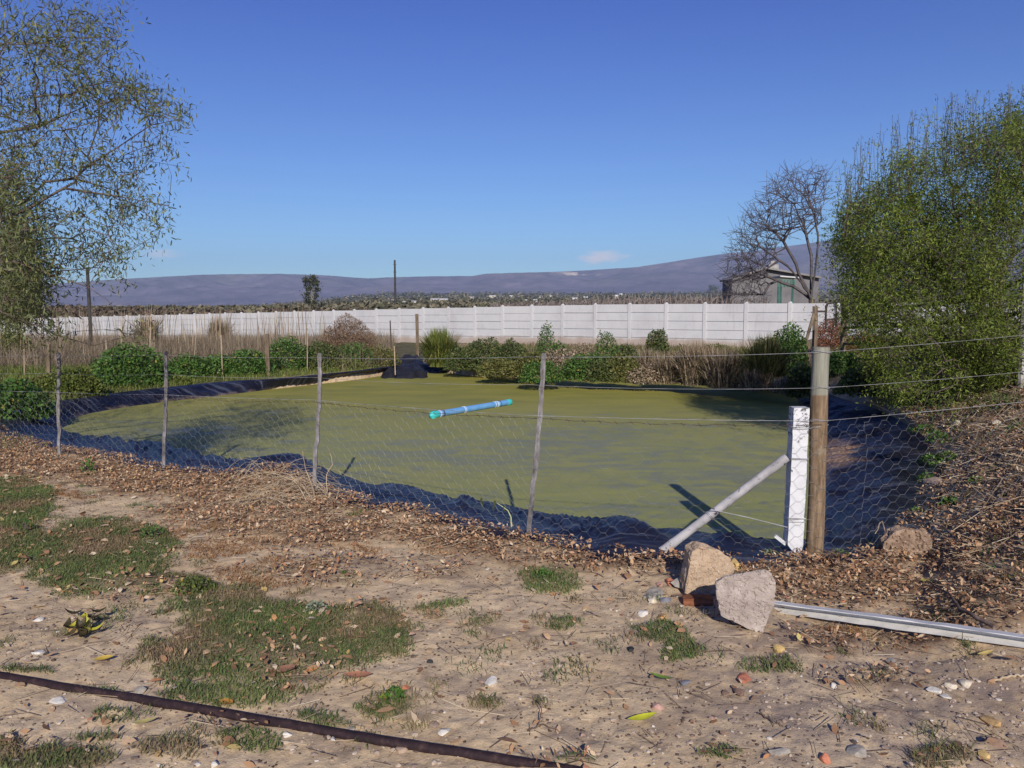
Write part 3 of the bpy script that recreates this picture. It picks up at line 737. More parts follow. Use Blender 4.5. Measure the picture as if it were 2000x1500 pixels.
# ------------------------------------------------------------------ stones
def rock(name, mat, hull, loc, rotz, label, cat, cuts=4, amp=.012, freq=14, pits=0., smooth=False, group=None):
    bm = bmesh.new()
    for p in hull: bm.verts.new(p)
    bmesh.ops.convex_hull(bm, input=bm.verts); 
    for g_ in [v for v in bm.verts if not v.link_faces]: bm.verts.remove(g_)
    bmesh.ops.triangulate(bm, faces=bm.faces)
    for _ in range(cuts):
        L0 = max(e.calc_length() for e in bm.edges) * .55
        es = [e for e in bm.edges if e.calc_length() > L0]
        bmesh.ops.subdivide_edges(bm, edges=es, cuts=1); bmesh.ops.triangulate(bm, faces=bm.faces)
        if _ < (2 if cuts < 5 else 1): bmesh.ops.smooth_vert(bm, verts=bm.verts, factor=.2, use_axis_x=True, use_axis_y=True, use_axis_z=True)
    bm.normal_update()
    V = np.array([v.co[:] for v in bm.verts]); N = np.array([v.normal[:] for v in bm.verts]); s = random.random() * 100
    d = amp * (fbm(V[:, 0] * freq + s, V[:, 1] * freq, V[:, 2] * freq, 4, 77) - .5) * 2
    if pits:
        q = fbm(V[:, 0] * 60 + s, V[:, 1] * 60, V[:, 2] * 60, 3, 78); d = d - pits * sstep(.56, .68, q)
    V = V + N * d[:, None]
    for v, c in zip(bm.verts, V): v.co = c
    me = bpy.data.meshes.new(name); bm.to_mesh(me); bm.free(); me.materials.append(mat)
    for p in me.polygons: p.use_smooth = smooth
    o = bpy.data.objects.new(name, me); COL.objects.link(o); o.location = tuple(map(float, loc)); o.rotation_euler = (0, 0, rotz)
    tag(o, label, cat, group); return o
def outline_hull(pts, base, dep, scale, back=.8, dz=0.0):
    """outline in pixels relative to base pixel -> front + back rings"""
    H = []
    cx = sum(p[0] for p in pts) / len(pts); cy = sum(p[1] for p in pts) / len(pts)
    for (x, y) in pts:
        H.append(((x - base[0]) * scale, -dep / 2, (base[1] - y) * scale)); bx, by = cx + (x - cx) * back, cy + (y - cy) * back
        H.append(((bx - base[0]) * scale, dep / 2, (base[1] - by) * scale + dz))
    return H
def concrete(name, a, b_, c_, pit=.5):
    t = NT(name); n = t.noise(9, 6, None, .65); v = t.n('ShaderNodeTexVoronoi'); v.inputs['Scale'].default_value = 42; t.l(t.co(), v.inputs['Vector'])
    f = t.noise(60, 5, None, .7)
    c = t.ramp(n, [(.3, a), (.52, b_), (.72, c_)])
    sp = t.rng(v.outputs['Distance'], .05, .22); c = t.mix(t.math('SUBTRACT', 1.0, sp), c, t.ramp(f, [(.45, L(.12, .09, .07)), (.55, L(.62, .56, .5))]))
    c = t.mix(t.rng(f, .60, .70, 0, pit), c, L(.13, .09, .07))
    return t.done(t.bsdf(c, .92, .15, t.bump(f, .8, .012)))
m_conA = concrete('sandy_concrete', L(.34, .25, .17), L(.46, .34, .235), L(.56, .45, .34), .3)
m_conB = concrete('pitted_concrete', L(.30, .25, .22), L(.40, .335, .295), L(.52, .45, .40), .6)
def px2m(px, py): p = GT(px, py); return np.linalg.norm(p - [0, 0, EYE]) / math.hypot(FPX, math.hypot(px - 1000, py - 750))
b1 = GT(1378, 1162); k1 = px2m(1378, 1162)
rock('concrete_chunk', m_conA, outline_hull([(1325, 1160), (1335, 1105), (1343, 1068), (1356, 1058), (1392, 1066), (1402, 1070), (1420, 1082), (1433, 1106), (1424, 1140), (1410, 1165), (1360, 1166)], (1378, 1166), .17, k1, .8), b1 + [0, .05, -.01], R(6),
     'sandy broken concrete lump, the farther of the two big lumps by the white post', 'concrete lump', 7, .020, 12, .005)
b2 = GT(1470, 1228); k2 = px2m(1470, 1228)
rock('concrete_chunk', m_conB, outline_hull([(1392, 1128), (1408, 1120), (1452, 1106), (1492, 1098), (1505, 1102), (1512, 1120), (1511, 1172), (1496, 1182), (1489, 1234), (1470, 1228), (1425, 1205), (1404, 1202)], (1470, 1230), .16, k2, .78, -.02), b2 + [0, .03, -.012], R(-10),
     'pitted grey concrete wedge standing nearest, at the end of the metal channel', 'concrete lump', 7, .014, 12, .006)
def pebble_hull(rx, ry, rz, n=13, seed=0):
    r_ = np.random.default_rng(seed); v = r_.normal(0, 1, (n, 3)); v /= np.linalg.norm(v, axis=1)[:, None]
    return [(x * rx, y * ry, z * rz) for x, y, z in v * (1 + r_.normal(0, .09, (n, 1)))]
def smat(name, c, k=.25):
    c = np.array(c); return simple(name, [(.3, L(*(c * (1 - k)))), (.5, L(*c)), (.72, L(*np.minimum(c * (1 + k), .8)))], 34, 6, .85, .25, (90, .4, .004))
m_grey = smat('grey_stone', (.34, .30, .25)); m_cream = smat('cream_stone', (.58, .50, .38)); m_blue = smat('blue_grey_stone', (.19, .19, .21)); m_ochre = smat('ochre_stone', (.42, .27, .12))
m_pale = smat('white_stone', (.56, .52, .46), .15); m_brick = smat('brick_red', (.46, .17, .10)); m_black = smat('charcoal_black', (.03, .03, .032)); m_tan = smat('tan_stone', (.36, .26, .19)); m_rose = smat('rose_stone', (.42, .25, .20))
m_yel = smat('yellow_stone', (.55, .38, .15)); m_brown = smat('brown_stone', (.22, .14, .10))
def stone(px, py, rx, ry, mat, label, flat=.6, seed=0, cat='stone', lift=.0, name='stone', rot=None):
    p = GT(px, py); k = px2m(px, py); X = rx * k; sinv = math.sin(math.atan((py - 750) / FPX) + PITCH)
    Z = X * flat; Yr = max(min((ry * k) / max(sinv, .2), X * 1.6), X * .5)
    rock(name, mat, pebble_hull(X * 1.1, Yr * 1.1, Z * 1.1, 13, seed + int(px)), p + [0, 0, Z * .35 + lift], (rot if rot is not None else random.uniform(-.3, .3)), label, cat, 3, X * .10, 1.1 / X, 0)
stone(1274, 1160, 31, 13, m_grey, 'flat grey stone slab on the sand left of the concrete lumps', .22)
stone(1356, 1146, 44, 13, m_grey, 'grey stone slab wedged at the foot of the farther concrete lump', .34, lift=.01)
stone(1275, 1174, 11, 7, m_cream, 'cream pebble just below the flat grey slab', .6)
stone(1299, 1173, 12, 8, m_blue, 'blue grey pebble beside the cream pebble below the slab', .6)
stone(1293, 1209, 12, 8, m_ochre, 'round ochre stone on the sand left of the pitted lump', .6)
stone(1254, 1200, 11, 6, m_pale, 'white knobbly stone left of the round ochre stone', .6)
stone(1308, 1141, 12, 9, m_brick, 'orange red brick crumb between grey slab and far concrete lump', .7)
stone(1288, 1143, 7, 6, m_rose, 'small pink crumb left of the orange red brick crumb', .7)
stone(1436, 1118, 15, 10, m_yel, 'yellow stone wedged between the two concrete lumps', .8, lift=.03)
stone(1413, 1124, 8, 9, m_cream, 'small cream stone left of the yellow stone between the lumps', .8, lift=.03)
stone(1449, 1324, 15, 10, m_brick, 'bright red brick pebble on bare sand below the pitted lump', .75)
stone(1231, 1270, 8, 6, m_black, 'black cinder alone on bare sand left of the red brick pebble', .8)
stone(840, 1294, 7, 5, m_black, 'black cinder on the sand right of the green grass mat', .8)
stone(1520, 1270, 12, 9, m_yel, 'orange cream stone at the foot of the leaf litter', .7)
stone(1743, 1297, 13, 9, m_grey, 'grey oval stone below the leafy ground at right', .6)
stone(1285, 1382, 15, 6, m_rose, 'flat pale red shard above the yellow leaf', .4)
stone(958, 1336, 13, 9, m_pale, 'smooth white egg shaped pebble on open sand', .8)
stone(785, 1465, 13, 9, m_tan, 'round tan stone touching the dark steel rail', .5)
stone(849, 1417, 11, 8, m_tan, 'round tan stone beside the dry palm leaf scrap', .5)
stone(870, 1433, 15, 6, m_pale, 'white stone chip right of the round tan stone by the palm scrap', .5)
stone(1338, 1336, 15, 6, m_blue, 'blue grey flat stone half buried beside the green fallen leaf', .35)
stone(1418, 1358, 9, 6, m_brown, 'left of two brown stones below the red brick pebble', .7)
stone(1445, 1355, 13, 8, m_brown, 'right of two brown stones below the red brick pebble', .7)
stone(1612, 1484, 11, 20, m_brick, 'tall red brick shard at the bottom edge right of centre', 1.0)
stone(1936, 1412, 15, 11, m_ochre, 'brown orange stone near the right edge of the foreground', .7)
stone(1948, 1455, 16, 9, m_brown, 'red brown stone near the right edge below the orange one', .6)
stone(1921, 1477, 13, 10, m_yel, 'orange stone in the bottom right corner', .6)
stone(76, 1277, 15, 4, m_pale, 'flat white oval stone on sand at far left', .35)
stone(75, 1212, 12, 5, m_pale, 'flat white stone above the white oval at far left', .35)
stone(115, 1370, 22, 9, m_pale, 'pale chalky stone half sunk below the steel rail at far left', .2)
stone(275, 1350, 12, 8, m_grey, 'grey stone just above the steel rail, left of the grass mat', .6)
stone(560, 1436, 12, 7, m_pale, 'white chip touching the steel rail below the grass mat', .5)
stone(650, 1446, 8, 5, m_pale, 'small pale chip just below the steel rail', .5)
stone(690, 1425, 14, 6, m_grey, 'blue grey chip at the edge of the steel rail', .3)
stone(420, 1495, 11, 7, m_pale, 'white stone at the very bottom edge left of centre', .6)
stone(1520, 1470, 26, 8, m_grey, 'broad flat grey stone half buried near the bottom edge', .25)
stone(1675, 1470, 22, 12, m_grey, 'pale broad stone near bottom edge right of the red shard', .4)
stone(1825, 1350, 17, 5, m_pale, 'white shard lying flat, left of a pair of pale shards at right', .35, rot=-.5)
stone(1850, 1362, 14, 5, m_pale, 'white shard lying end to end with its neighbour at right', .35, rot=-.6)
stone(1856, 1340, 13, 7, m_cream, 'cream shard above the pair of white shards', .4)
stone(1890, 1338, 16, 8, m_cream, 'larger cream shard right of the smaller cream shard', .4)
stone(1628, 1341, 7, 5, m_pale, 'tiny white round pebble in grey crumbly earth', .8)
stone(1672, 1336, 9, 6, m_ochre, 'small orange stone right of the tiny white pebble', .7)
stone(867, 709, 13, 9, m_cream, 'pale boulder at the far water edge beside the black plastic hump', .8, cat='boulder', name='boulder')
stone(1865, 830, 10, 8, m_cream, 'cream stone on the dark bank under the wire', .8)
stone(1828, 948, 20, 12, m_tan, 'tan clod at the foot of the green weeds beside the liner', .7)
stone(1970, 985, 18, 9, m_tan, 'tan clod on the right bank near the frame edge', .6)
stone(1948, 830, 9, 7, m_cream, 'cream stone high on the right bank', .8)
stone(994, 1030, 14, 8, m_tan, 'tan clod in the litter at the foot of the bent weed', .9)
stone(1062, 1084, 10, 8, m_yel, 'yellow square flake in the leaf litter right of the bent dropper', .3)
# wood brick
rock('wood_block', simple('red_wood', [(.3, L(.10, .035, .018)), (.5, L(.22, .085, .045)), (.7, L(.32, .15, .09))], 20, 6, .8, .2, (50, .5, .004), (.3, 1, 3)), [(x * .095, y * .04, z * .026) for x in (-1, 1) for y in (-1, 1) for z in (-1, 1)], GT(1362, 1180) + [0, 0, .02], R(-4), 'dark red brown piece of split wood under the grey slab by the concrete lumps', 'wood block', 4, .006, 20)
# clod with roots on the right
t = GT(1768, 1088); kk = px2m(1768, 1088)
rock('earth_clod', concrete('rooty_earth', L(.17, .11, .075), L(.32, .225, .16), L(.46, .34, .25), .6), outline_hull([(1708, 1082), (1716, 1048), (1735, 1026), (1766, 1018), (1800, 1024), (1814, 1050), (1816, 1078), (1790, 1096), (1740, 1090)], (1768, 1090), .16, kk * 1.0, .7), t + [0, .03, -.02], 0, 'big pale clod of earth and roots on the litter right of the timber pole', 'earth clod', 6, .024, 15, .014)

# metal channel
def channel():
    a, c = GT(1508, 1184), GT(2160, 1283); a = a + [0, 0, .03]; c = c + [0, 0, .045]
    root = None; m = simple('dull_zinc', [(.3, L(.42, .41, .40)), (.5, L(.60, .59, .57)), (.7, L(.74, .72, .69))], 7, 6, .6, .3, (40, .25, .003), None, 0.)
    d = (c - a); Ln = np.linalg.norm(d); d /= Ln; up = np.array([0, 0, 1.]); s = np.cross(d, up); s /= np.linalg.norm(s); u = np.cross(s, d)
    prof = [(.0, .0), (.072, .012), (.076, .009), (.006, -.006), (.006, -.028), (.070, -.036), (.068, -.040), (-.004, -.034), (-.004, .0)]
    n = 20; V = []; T = np.linspace(0, 1, n)
    for t_ in T:
        p = a + d * Ln * t_ + u * .006 * math.sin(t_ * 3)
        for q in prof: V.append(p + s * q[0] + u * (q[1] + .002 * random.uniform(-1, 1)))
    k = len(prof); j = np.arange(k); F = np.concatenate([np.stack([i * k + j, i * k + (j + 1) % k, (i + 1) * k + (j + 1) % k, (i + 1) * k + j], 1) for i in range(n - 1)])
    b = MB(); b.add(V, F); o = b.build('metal_channel', m, origin=a); tag(o, 'long grey metal channel lying in the leaf litter behind the pitted lump', 'metal channel')
channel()

# ------------------------------------------------------------------ sticks, twigs, fallen leaves
m_stick = simple('grey_bark', [(.3, L(.07, .045, .035)), (.5, L(.15, .10, .075)), (.7, L(.24, .18, .14))], 30, 6, .85, .2, (80, .5, .003))
m_straw = simple('dry_stalk', [(.3, L(.26, .18, .11)), (.5, L(.38, .29, .19)), (.7, L(.50, .41, .30))], 12, 5, .8, .25)
def stick(name, pts, r0, r1_, mat, label, cat='stick', extra=()):
    P = np.array([GT(x, y) + [0, 0, h] for x, y, h in pts]); 
    n = 16; t = np.linspace(0, len(P) - 1, n); Q = np.stack([np.interp(t, np.arange(len(P)), P[:, i]) for i in range(3)], 1)
    Q[1:-1] += rng.normal(0, .003, (n - 2, 3)); b = MB(); b.tube(Q, np.linspace(r0, r1_, n), 7)
    for e in extra:
        E = np.array([GT(x, y) + [0, 0, h] for x, y, h in e]); b.tube(E, np.linspace(r1_ * 1.3, r1_ * .5, len(E)), 5)
    o = b.build(name, mat, smooth=True, origin=P[0]); tag(o, label, cat)
stick('stick', [(1942, 1250, .06), (1900, 1232, .075), (1872, 1215, .075), (1850, 1180, .06), (1806, 1140, .02)], .013, .004, m_stick, 'forked dark twig lying across the metal channel at right', extra=[[(1880, 1222, .07), (1850, 1216, .07), (1815, 1212, .05)], [(1865, 1205, .06), (1840, 1210, .06), (1800, 1200, .03)]])
stick('stick', [(1033, 1428, .005), (1060, 1418, .01), (1093, 1432, .004)], .004, .002, m_stick, 'small forked brown twig on bare sand at bottom centre', extra=[[(1052, 1420, .01), (1058, 1405, .04), (1050, 1388, .045), (1062, 1392, .02)]])
stick('stick', [(1940, 1330, .004), (1985, 1322, .008), (2010, 1326, .004)], .006, .005, m_straw, 'pale straight stick at right edge of the sand')
stick('stick', [(1205, 1127, .01), (1240, 1100, .06), (1272, 1092, .04)], .005, .003, m_straw, 'curved pale stalk in the litter left of the far concrete lump')
stick('stick', [(1180, 1130, .01), (1130, 1108, .03), (1080, 1103, .01)], .004, .003, m_straw, 'long dry stalk lying flat in the litter below the bent dropper')
stick('stick', [(1480, 1395, .004), (1510, 1412, .01), (1530, 1420, .004)], .004, .003, m_stick, 'short brown twig on the sand below the brown stones')
stick('stick', [(1630, 1115, .01), (1700, 1122, .03), (1770, 1160, .01)], .005, .003, m_stick, 'long thin root across the litter right of the timber pole')
stick('root', [(1745, 1092, .0), (1722, 1040, .09), (1700, 1070, .03), (1660, 1110, .01)], .005, .002, m_straw, 'bleached root curling off the left side of the earth clod', 'root')
# bundle of dry stalks by the third dropper
def bundle():
    b = MB(); r_ = np.random.default_rng(5)
    for i in range(85):
        a = GT(r_.uniform(470, 640), r_.uniform(935, 1005)); ang = r_.uniform(-1.2, .9); Ln = r_.uniform(.25, .8)
        d = np.array([math.cos(ang), math.sin(ang) * .6, 0]); h = r_.uniform(.04, .26)
        t = np.linspace(0, 1, 9)[:, None]; P = a + d * (t - .5) * Ln + np.array([0, 0, 1]) * (h * np.sin(t * 3.1) * r_.uniform(.4, 1)) + np.array([0, 0, .02])
        P = P + r_.normal(0, .006, P.shape); b.tube(P, np.linspace(.0022, .001, 9), 4, a=r_.uniform(0, 1), cap=False)
    for pts in ([(612, 1005), (640, 960), (636, 930), (650, 905), (645, 885)], [(625, 1010), (600, 960), (560, 925), (500, 918)], [(615, 1008), (612, 960), (598, 920), (590, 880)], [(625, 1008), (655, 990), (662, 950)], [(610, 1000), (580, 940), (520, 920), (455, 940)], [(620, 1005), (638, 975), (632, 950), (606, 925)]):
        Y = 6.5; P = np.array([D(x, y, Y + .04 * i) for i, (x, y) in enumerate(pts)]); n = 12; t = np.linspace(0, len(P) - 1, n)
        Q = np.stack([np.interp(t, np.arange(len(P)), P[:, i]) for i in range(3)], 1); Q += rng.normal(0, .004, Q.shape); b.tube(Q, np.linspace(.005, .002, n), 5, a=.8, cap=False)
    o = b.build('dry_stalks', m_straw, origin=GT(560, 980)); tag(o, 'tangled heap of pale dry stalks against the second dropper from the timber pole', 'dry stalks')
bundle()
def weed():
    root = thing('wilted_weed', GT(998, 1035), 'thin pale stemmed weed with wilted dark leaves bending over the near water edge', 'weed'); Y = root.location.y
    P = np.array([D(x, y, Y) for x, y in ((999, 1030), (998, 1010), (992, 997), (982, 990), (970, 982))]); b = MB(); b.tube(P, [.006, .005, .004, .003, .002], 6)
    b.build('stem', simple('pale_stem', [(.3, L(.35, .40, .18)), (.7, L(.48, .5, .28))], 8), root, smooth=True)
    ml = simple('wilted_leaf', [(.3, L(.02, .03, .012)), (.7, L(.07, .08, .03))], 20)
    for (x, y) in ((985, 990), (966, 980), (964, 990), (940, 974), (942, 982)):
        c = D(x, y, Y + random.uniform(-.03, .03)); b = MB()
        b.add([c + [0, 0, .012], c + [.010, .005, 0], c + [0, 0, -.04], c + [-.010, -.004, -.004]], [[0, 1, 2, 3]]); b.build('leaf', ml, root)
weed()
def leaf_shape(c, ln, wd, yaw, pitch, curl, n=6):
    t = np.linspace(0, 1, n); half = wd * np.sin(np.pi * np.clip(t * .96 + .03, 0, 1)) ** .8 / 2
    V = []
    for ti, h in zip(t, half):
        z = curl * ln * (ti - .5)**2
        V += [[(ti - .5) * ln, -h, z + h * .5], [(ti - .5) * ln, 0, z], [(ti - .5) * ln, h, z + h * .5]]
    V = np.array(V); cy, sy = math.cos(yaw), math.sin(yaw); cp, sp = math.cos(pitch), math.sin(pitch)
    x = V[:, 0] * cp - V[:, 2] * sp; z = V[:, 0] * sp + V[:, 2] * cp
    W = np.stack([x * cy - V[:, 1] * sy, x * sy + V[:, 1] * cy, z], 1) + c
    F = []
    for i in range(n - 1): F += [[i * 3, i * 3 + 1, i * 3 + 4, i * 3 + 3], [i * 3 + 1, i * 3 + 2, i * 3 + 5, i * 3 + 4]]
    return W, F
def fallen(px, py, ln, wd, yaw, col, label, curl=.5, pitch=.1):
    c = GT(px, py) + [0, 0, .012]; W, F = leaf_shape(c, ln, wd, yaw, pitch, curl); b = MB(); b.add(W, F)
    c = np.array(col); o = b.build('fallen_leaf', simple('leaf_colour', [(.3, L(*(c * .7))), (.7, L(*c))], 25, 4, .55, .35), smooth=True, origin=GT(px, py)); tag(o, label, 'leaf')
fallen(1255, 1411, .12, .045, .25, (.55, .55, .04), 'bright yellow fallen leaf on dark crumbs at bottom centre')
fallen(1293, 1330, .115, .03, -.7, (.16, .25, .04), 'green fallen leaf beside the blue grey flat stone')
fallen(203, 1294, .085, .05, .2, (.60, .42, .08), 'yellow fallen leaf on bare sand left of the grass mat')
fallen(765, 1367, .10, .06, .5, (.28, .36, .03), 'yellow green fallen leaf right of the grass mat')
fallen(700, 1328, .13, .06, -.2, (.42, .19, .11), 'reddish fallen leaf at the lower right of the grass mat')
fallen(555, 1318, .13, .07, .3, (.28, .14, .09), 'large brown fallen leaf at the lower edge of the grass mat')
fallen(607, 1318, .07, .04, .6, (.50, .22, .08), 'small orange fallen leaf right of the large brown leaf')
fallen(1815, 1142, .11, .05, -.6, (.35, .30, .08), 'olive yellow fallen leaf on litter above the metal channel')
fallen(1925, 1283, .09, .03, .3, (.6, .45, .15), 'pale yellow narrow leaf below the metal channel at right')
fallen(442, 1380, .08, .045, -.5, (.55, .25, .05), 'orange fallen leaf just above the steel rail')
fallen(282, 1418, .09, .035, .2, (.42, .36, .14), 'dull olive fallen leaf on sand below the steel rail')
fallen(1745, 1113, .05, .015, -.3, (.72, .70, .66), 'white curled scrap on the litter below the earth clod', 1.5)
def palm():
    b = MB(); c = GT(815, 1408)
    for i in range(13):
        a = R(-150 + i * 10 - 0); d = np.array([math.cos(a) * 1.0, math.sin(a) * .8, 0]); o = np.array([-.05 + i * .008, .03, .012])
        P = c + o; b.box(P + d * .03, (.006, .07, .003), Matrix.Rotation(a + R(90), 3, 'Z'), random.random())
    o = b.build('palm_scrap', m_straw, origin=c); tag(o, 'fan shaped scrap of dry palm leaf on sand above the steel rail', 'palm scrap')
palm()
def dark_leaves():
    b = MB(); r_ = np.random.default_rng(3)
    for i in range(16):
        c = GT(160 + r_.normal(0, 16), 1238 + r_.normal(0, 8)) + [0, 0, r_.uniform(.01, .07)]
        W, F = leaf_shape(c, r_.uniform(.05, .1), .035, r_.uniform(0, 6.3), r_.uniform(-.6, .6), 1.4); b.add(W, F, r_.choice([.1, .2, .9], p=[.5, .25, .25]))
    o = b.build('wilted_plant', leafm('wilted_leaves', [(.1, L(.05, .04, .018)), (.5, L(.14, .11, .04)), (.9, L(.45, .42, .05))]), origin=GT(160, 1240)); tag(o, 'small wilted heap of dark and yellow leaves alone on sand at left', 'wilted plant')
dark_leaves()

# ------------------------------------------------------------------ scattered stuff
def scatter(n, dens, box, seed, wf=None):
    """world positions accepted by a density function"""
    r_ = np.random.default_rng(seed); out = []
    got = 0
    while got < n:
        y = r_.uniform(box[2], box[3], 60000); x = r_.uniform(box[0], box[1], 60000)
        k = (np.abs(x) < y * .72 + .6)
        x, y = x[k], y[k]; d = dens(x, y) * (wf(x, y) if wf else 1)
        k = r_.random(len(x)) < d; out.append(np.stack([x[k], y[k]], 1)); got += k.sum()
        if len(out) > 80: break
    return np.concatenate(out)[:n]
def quads(C, ln, wd, yaw, pitch, roll, bend=0.):
    """many 2-quad leaves; returns V,F"""
    n = len(C); t = np.array([[-.5, 0], [-.12, -.5], [-.12, .5], [.5, 0], [.22, -.42], [.22, .42]])
    X = t[None, :, 0] * ln[:, None]; Yv = t[None, :, 1] * wd[:, None]; Z = np.where(np.abs(t[None, :, 1]) > 0, 0, 0) + bend[:, None] * (np.abs(t[None, :, 1]) * wd[:, None] * 1.2 + ln[:, None] * (t[None, :, 0])**2 * .8) if not np.isscalar(bend) else 0 * X
    cr, sr = np.cos(roll)[:, None], np.sin(roll)[:, None]; Y2 = Yv * cr - Z * sr; Z2 = Yv * sr + Z * cr
    cp, sp = np.cos(pitch)[:, None], np.sin(pitch)[:, None]; X2 = X * cp - Z2 * sp; Z3 = X * sp + Z2 * cp
    cy, sy = np.cos(yaw)[:, None], np.sin(yaw)[:, None]; X3 = X2 * cy - Y2 * sy; Y3 = X2 * sy + Y2 * cy
    V = np.stack([X3, Y3, Z3], 2) + C[:, None, :]
    b = np.arange(n)[:, None] * 6
    F = np.concatenate([b + [0, 1, 2, 2], b + [1, 4, 5, 2], b + [4, 3, 5, 5]])
    # keep tris as tris
    return V.reshape(-1, 3), [b + np.array([0, 1, 2]), b + np.array([1, 4, 5, 2]), b + np.array([4, 3, 5])]
def outside(x, y, off=.03):
    return (sdist(x, y, LIP2[::2]) > off).astype(float)
def leaf_stuff(name, P, lmin, lmax, asp, mat, label, vals, seed, zoff=.01, tilt=.5, hmax=.03):
    r_ = np.random.default_rng(seed); n = len(P); z = gz(P[:, 0], P[:, 1]) + zoff + r_.random(n) * hmax
    z += .05 * litter_d(P[:, 0], P[:, 1]) * fbm(P[:, 0] * 9, P[:, 1] * 9, 0, 3, 44)
    ln = r_.uniform(lmin, lmax, n) * (1 + .5 * (r_.random(n) > .93)); wd = ln * r_.uniform(*asp, n)
    V, F = quads(np.column_stack([P, z]), ln, wd, r_.uniform(0, 6.3, n), r_.normal(0, tilt, n), r_.normal(0, tilt, n), r_.uniform(-.8, 1.2, n))
    b = MB(); v = vals(r_, n); b.add(V, F[0], v); 
    for f in F[1:]: b.f.append(f); b.a.append(v)
    o = b.build(name, mat); tag(o, label, kind='stuff'); return o
ca, cb = GT(1508, 1184)[:2], GT(2160, 1283)[:2]
def litter_d2(x, y):
    e = cb - ca; t = np.clip(((x - ca[0]) * e[0] + (y - ca[1]) * e[1]) / (e @ e), 0, 1); d = ((x - ca[0] - t * e[0]) * e[1] - (y - ca[1] - t * e[1]) * e[0]) / np.linalg.norm(e)
    return litter_d(x, y) * np.where((d > -.03) & (d < .11) & (t > 0) & (t < 1), .04, 1)
m_litter = leafm('dry_leaves', [(0, L(.11, .06, .038)), (.25, L(.22, .118, .066)), (.45, L(.34, .19, .105)), (.6, L(.45, .27, .15)), (.75, L(.53, .36, .22)), (.88, L(.60, .49, .35)), (.94, L(.52, .20, .10)), (1, L(.50, .43, .16))], .12, .8, .12)
BX = (-7, 7, 2.3, 11)
P = scatter(43000, litter_d2, BX, 11, lambda x, y: outside(x, y) * np.clip(y / 6, .5, 1) ** 0)
leaf_stuff('leaf_litter', P, .008, .036, (.25, .6), m_litter, 'dry brown curled leaves strewn along the fence and over the right bank', lambda r_, n: np.clip(r_.beta(1.5, 1.5, n), 0, 1), 12, .012, .55, .035)
P = scatter(2600, lambda x, y: .10 + .9 * green_d(x, y), BX, 13, lambda x, y: outside(x, y))
leaf_stuff('fallen_leaves', P, .02, .06, (.35, .6), m_litter, 'loose fallen leaves scattered thinly over sand and grass', lambda r_, n: r_.uniform(.3, 1, n), 14, .008, .3, .01)
# coarse organic crumbs & fine pebbles
def crumbs(name, P, smin, smax, mat, label, seed, vals, flat=.6):
    r_ = np.random.default_rng(seed); n = len(P); s = smin + (smax - smin) * r_.random(n) ** 3
    ico = np.array([[0, 0, 1], [.89, 0, .45], [.28, .85, .45], [-.72, .53, .45], [-.72, -.53, .45], [.28, -.85, .45], [.72, .53, -.45], [-.28, .85, -.45], [-.89, 0, -.45], [-.28, -.85, -.45], [.72, -.53, -.45], [0, 0, -1]])
    fc = np.array([[0, 1, 2], [0, 2, 3], [0, 3, 4], [0, 4, 5], [0, 5, 1], [1, 6, 2], [2, 7, 3], [3, 8, 4], [4, 9, 5], [5, 10, 1], [6, 7, 2], [7, 8, 3], [8, 9, 4], [9, 10, 5], [10, 6, 1]])
    V = ico[None] * (1 + r_.normal(0, .18, (n, 12, 1))) * s[:, None, None] * np.stack([np.ones(n), r_.uniform(.6, 1, n), r_.uniform(.35, flat, n)], 1)[:, None, :]
    a = r_.uniform(0, 6.3, n); c_, s_ = np.cos(a)[:, None], np.sin(a)[:, None]
    V = np.stack([V[..., 0] * c_ - V[..., 1] * s_, V[..., 0] * s_ + V[..., 1] * c_, V[..., 2]], 2)
    z = gz(P[:, 0], P[:, 1]) + s * .15
    V = V + np.column_stack([P, z])[:, None, :]
    b = MB(); v = vals(r_, n); b.add(V.reshape(-1, 3), (np.arange(n)[:, None, None] * 12 + fc[None]).reshape(-1, 3), np.repeat(v, 15)); o = b.build(name, mat); tag(o, label, kind='stuff')
m_peb = NT('pebble_mix'); _a = m_peb.attr('v'); m_peb = m_peb.done(m_peb.bsdf(m_peb.ramp(_a, [(0, L(.07, .05, .04)), (.2, L(.20, .15, .12)), (.45, L(.34, .26, .20)), (.7, L(.42, .33, .25)), (.88, L(.48, .40, .32)), (.96, L(.60, .56, .5)), (1, L(.40, .16, .10))]), .85, .25))
def pd(x, y):
    px, py = proj(x, y, 0 * x); right = sstep(1300, 1800, px) * sstep(1200, 1300, py); bot = sstep(1300, 1450, py) * .4
    return np.clip(.12 + .9 * right + bot + .5 * sstep(.55, .7, fbm(x * 1.7, y * 1.7, 0, 3, 55)), 0, 1) * (1 - .8 * litter_d(x, y))
P = scatter(11000, pd, BX, 21, lambda x, y: outside(x, y)); crumbs('gravel', P, .0018, .015, m_peb, 'small pebbles and grit scattered over the sand', 22, lambda r_, n: np.clip(r_.beta(1.6, 1.6, n), 0, 1))
P = scatter(34000, lambda x, y: .3 + .6 * sstep(.45, .65, fbm(x * 2.2, y * 2.2, 0, 3, 56)) , BX, 23, lambda x, y: outside(x, y)); crumbs('soil_crumbs', P, .0018, .009, simple('dark_crumb', [(.3, L(.05, .033, .025)), (.7, L(.16, .11, .085))], 3), 'dark crumbs of earth and mulch strewn on the sand', 24, lambda r_, n: r_.random(n))
bankd = lambda x, y: sstep(0, .5, x - (2.75 + .55 * (y - 5.2)) - (y > 7.9) * 0) * (y > 3.8)
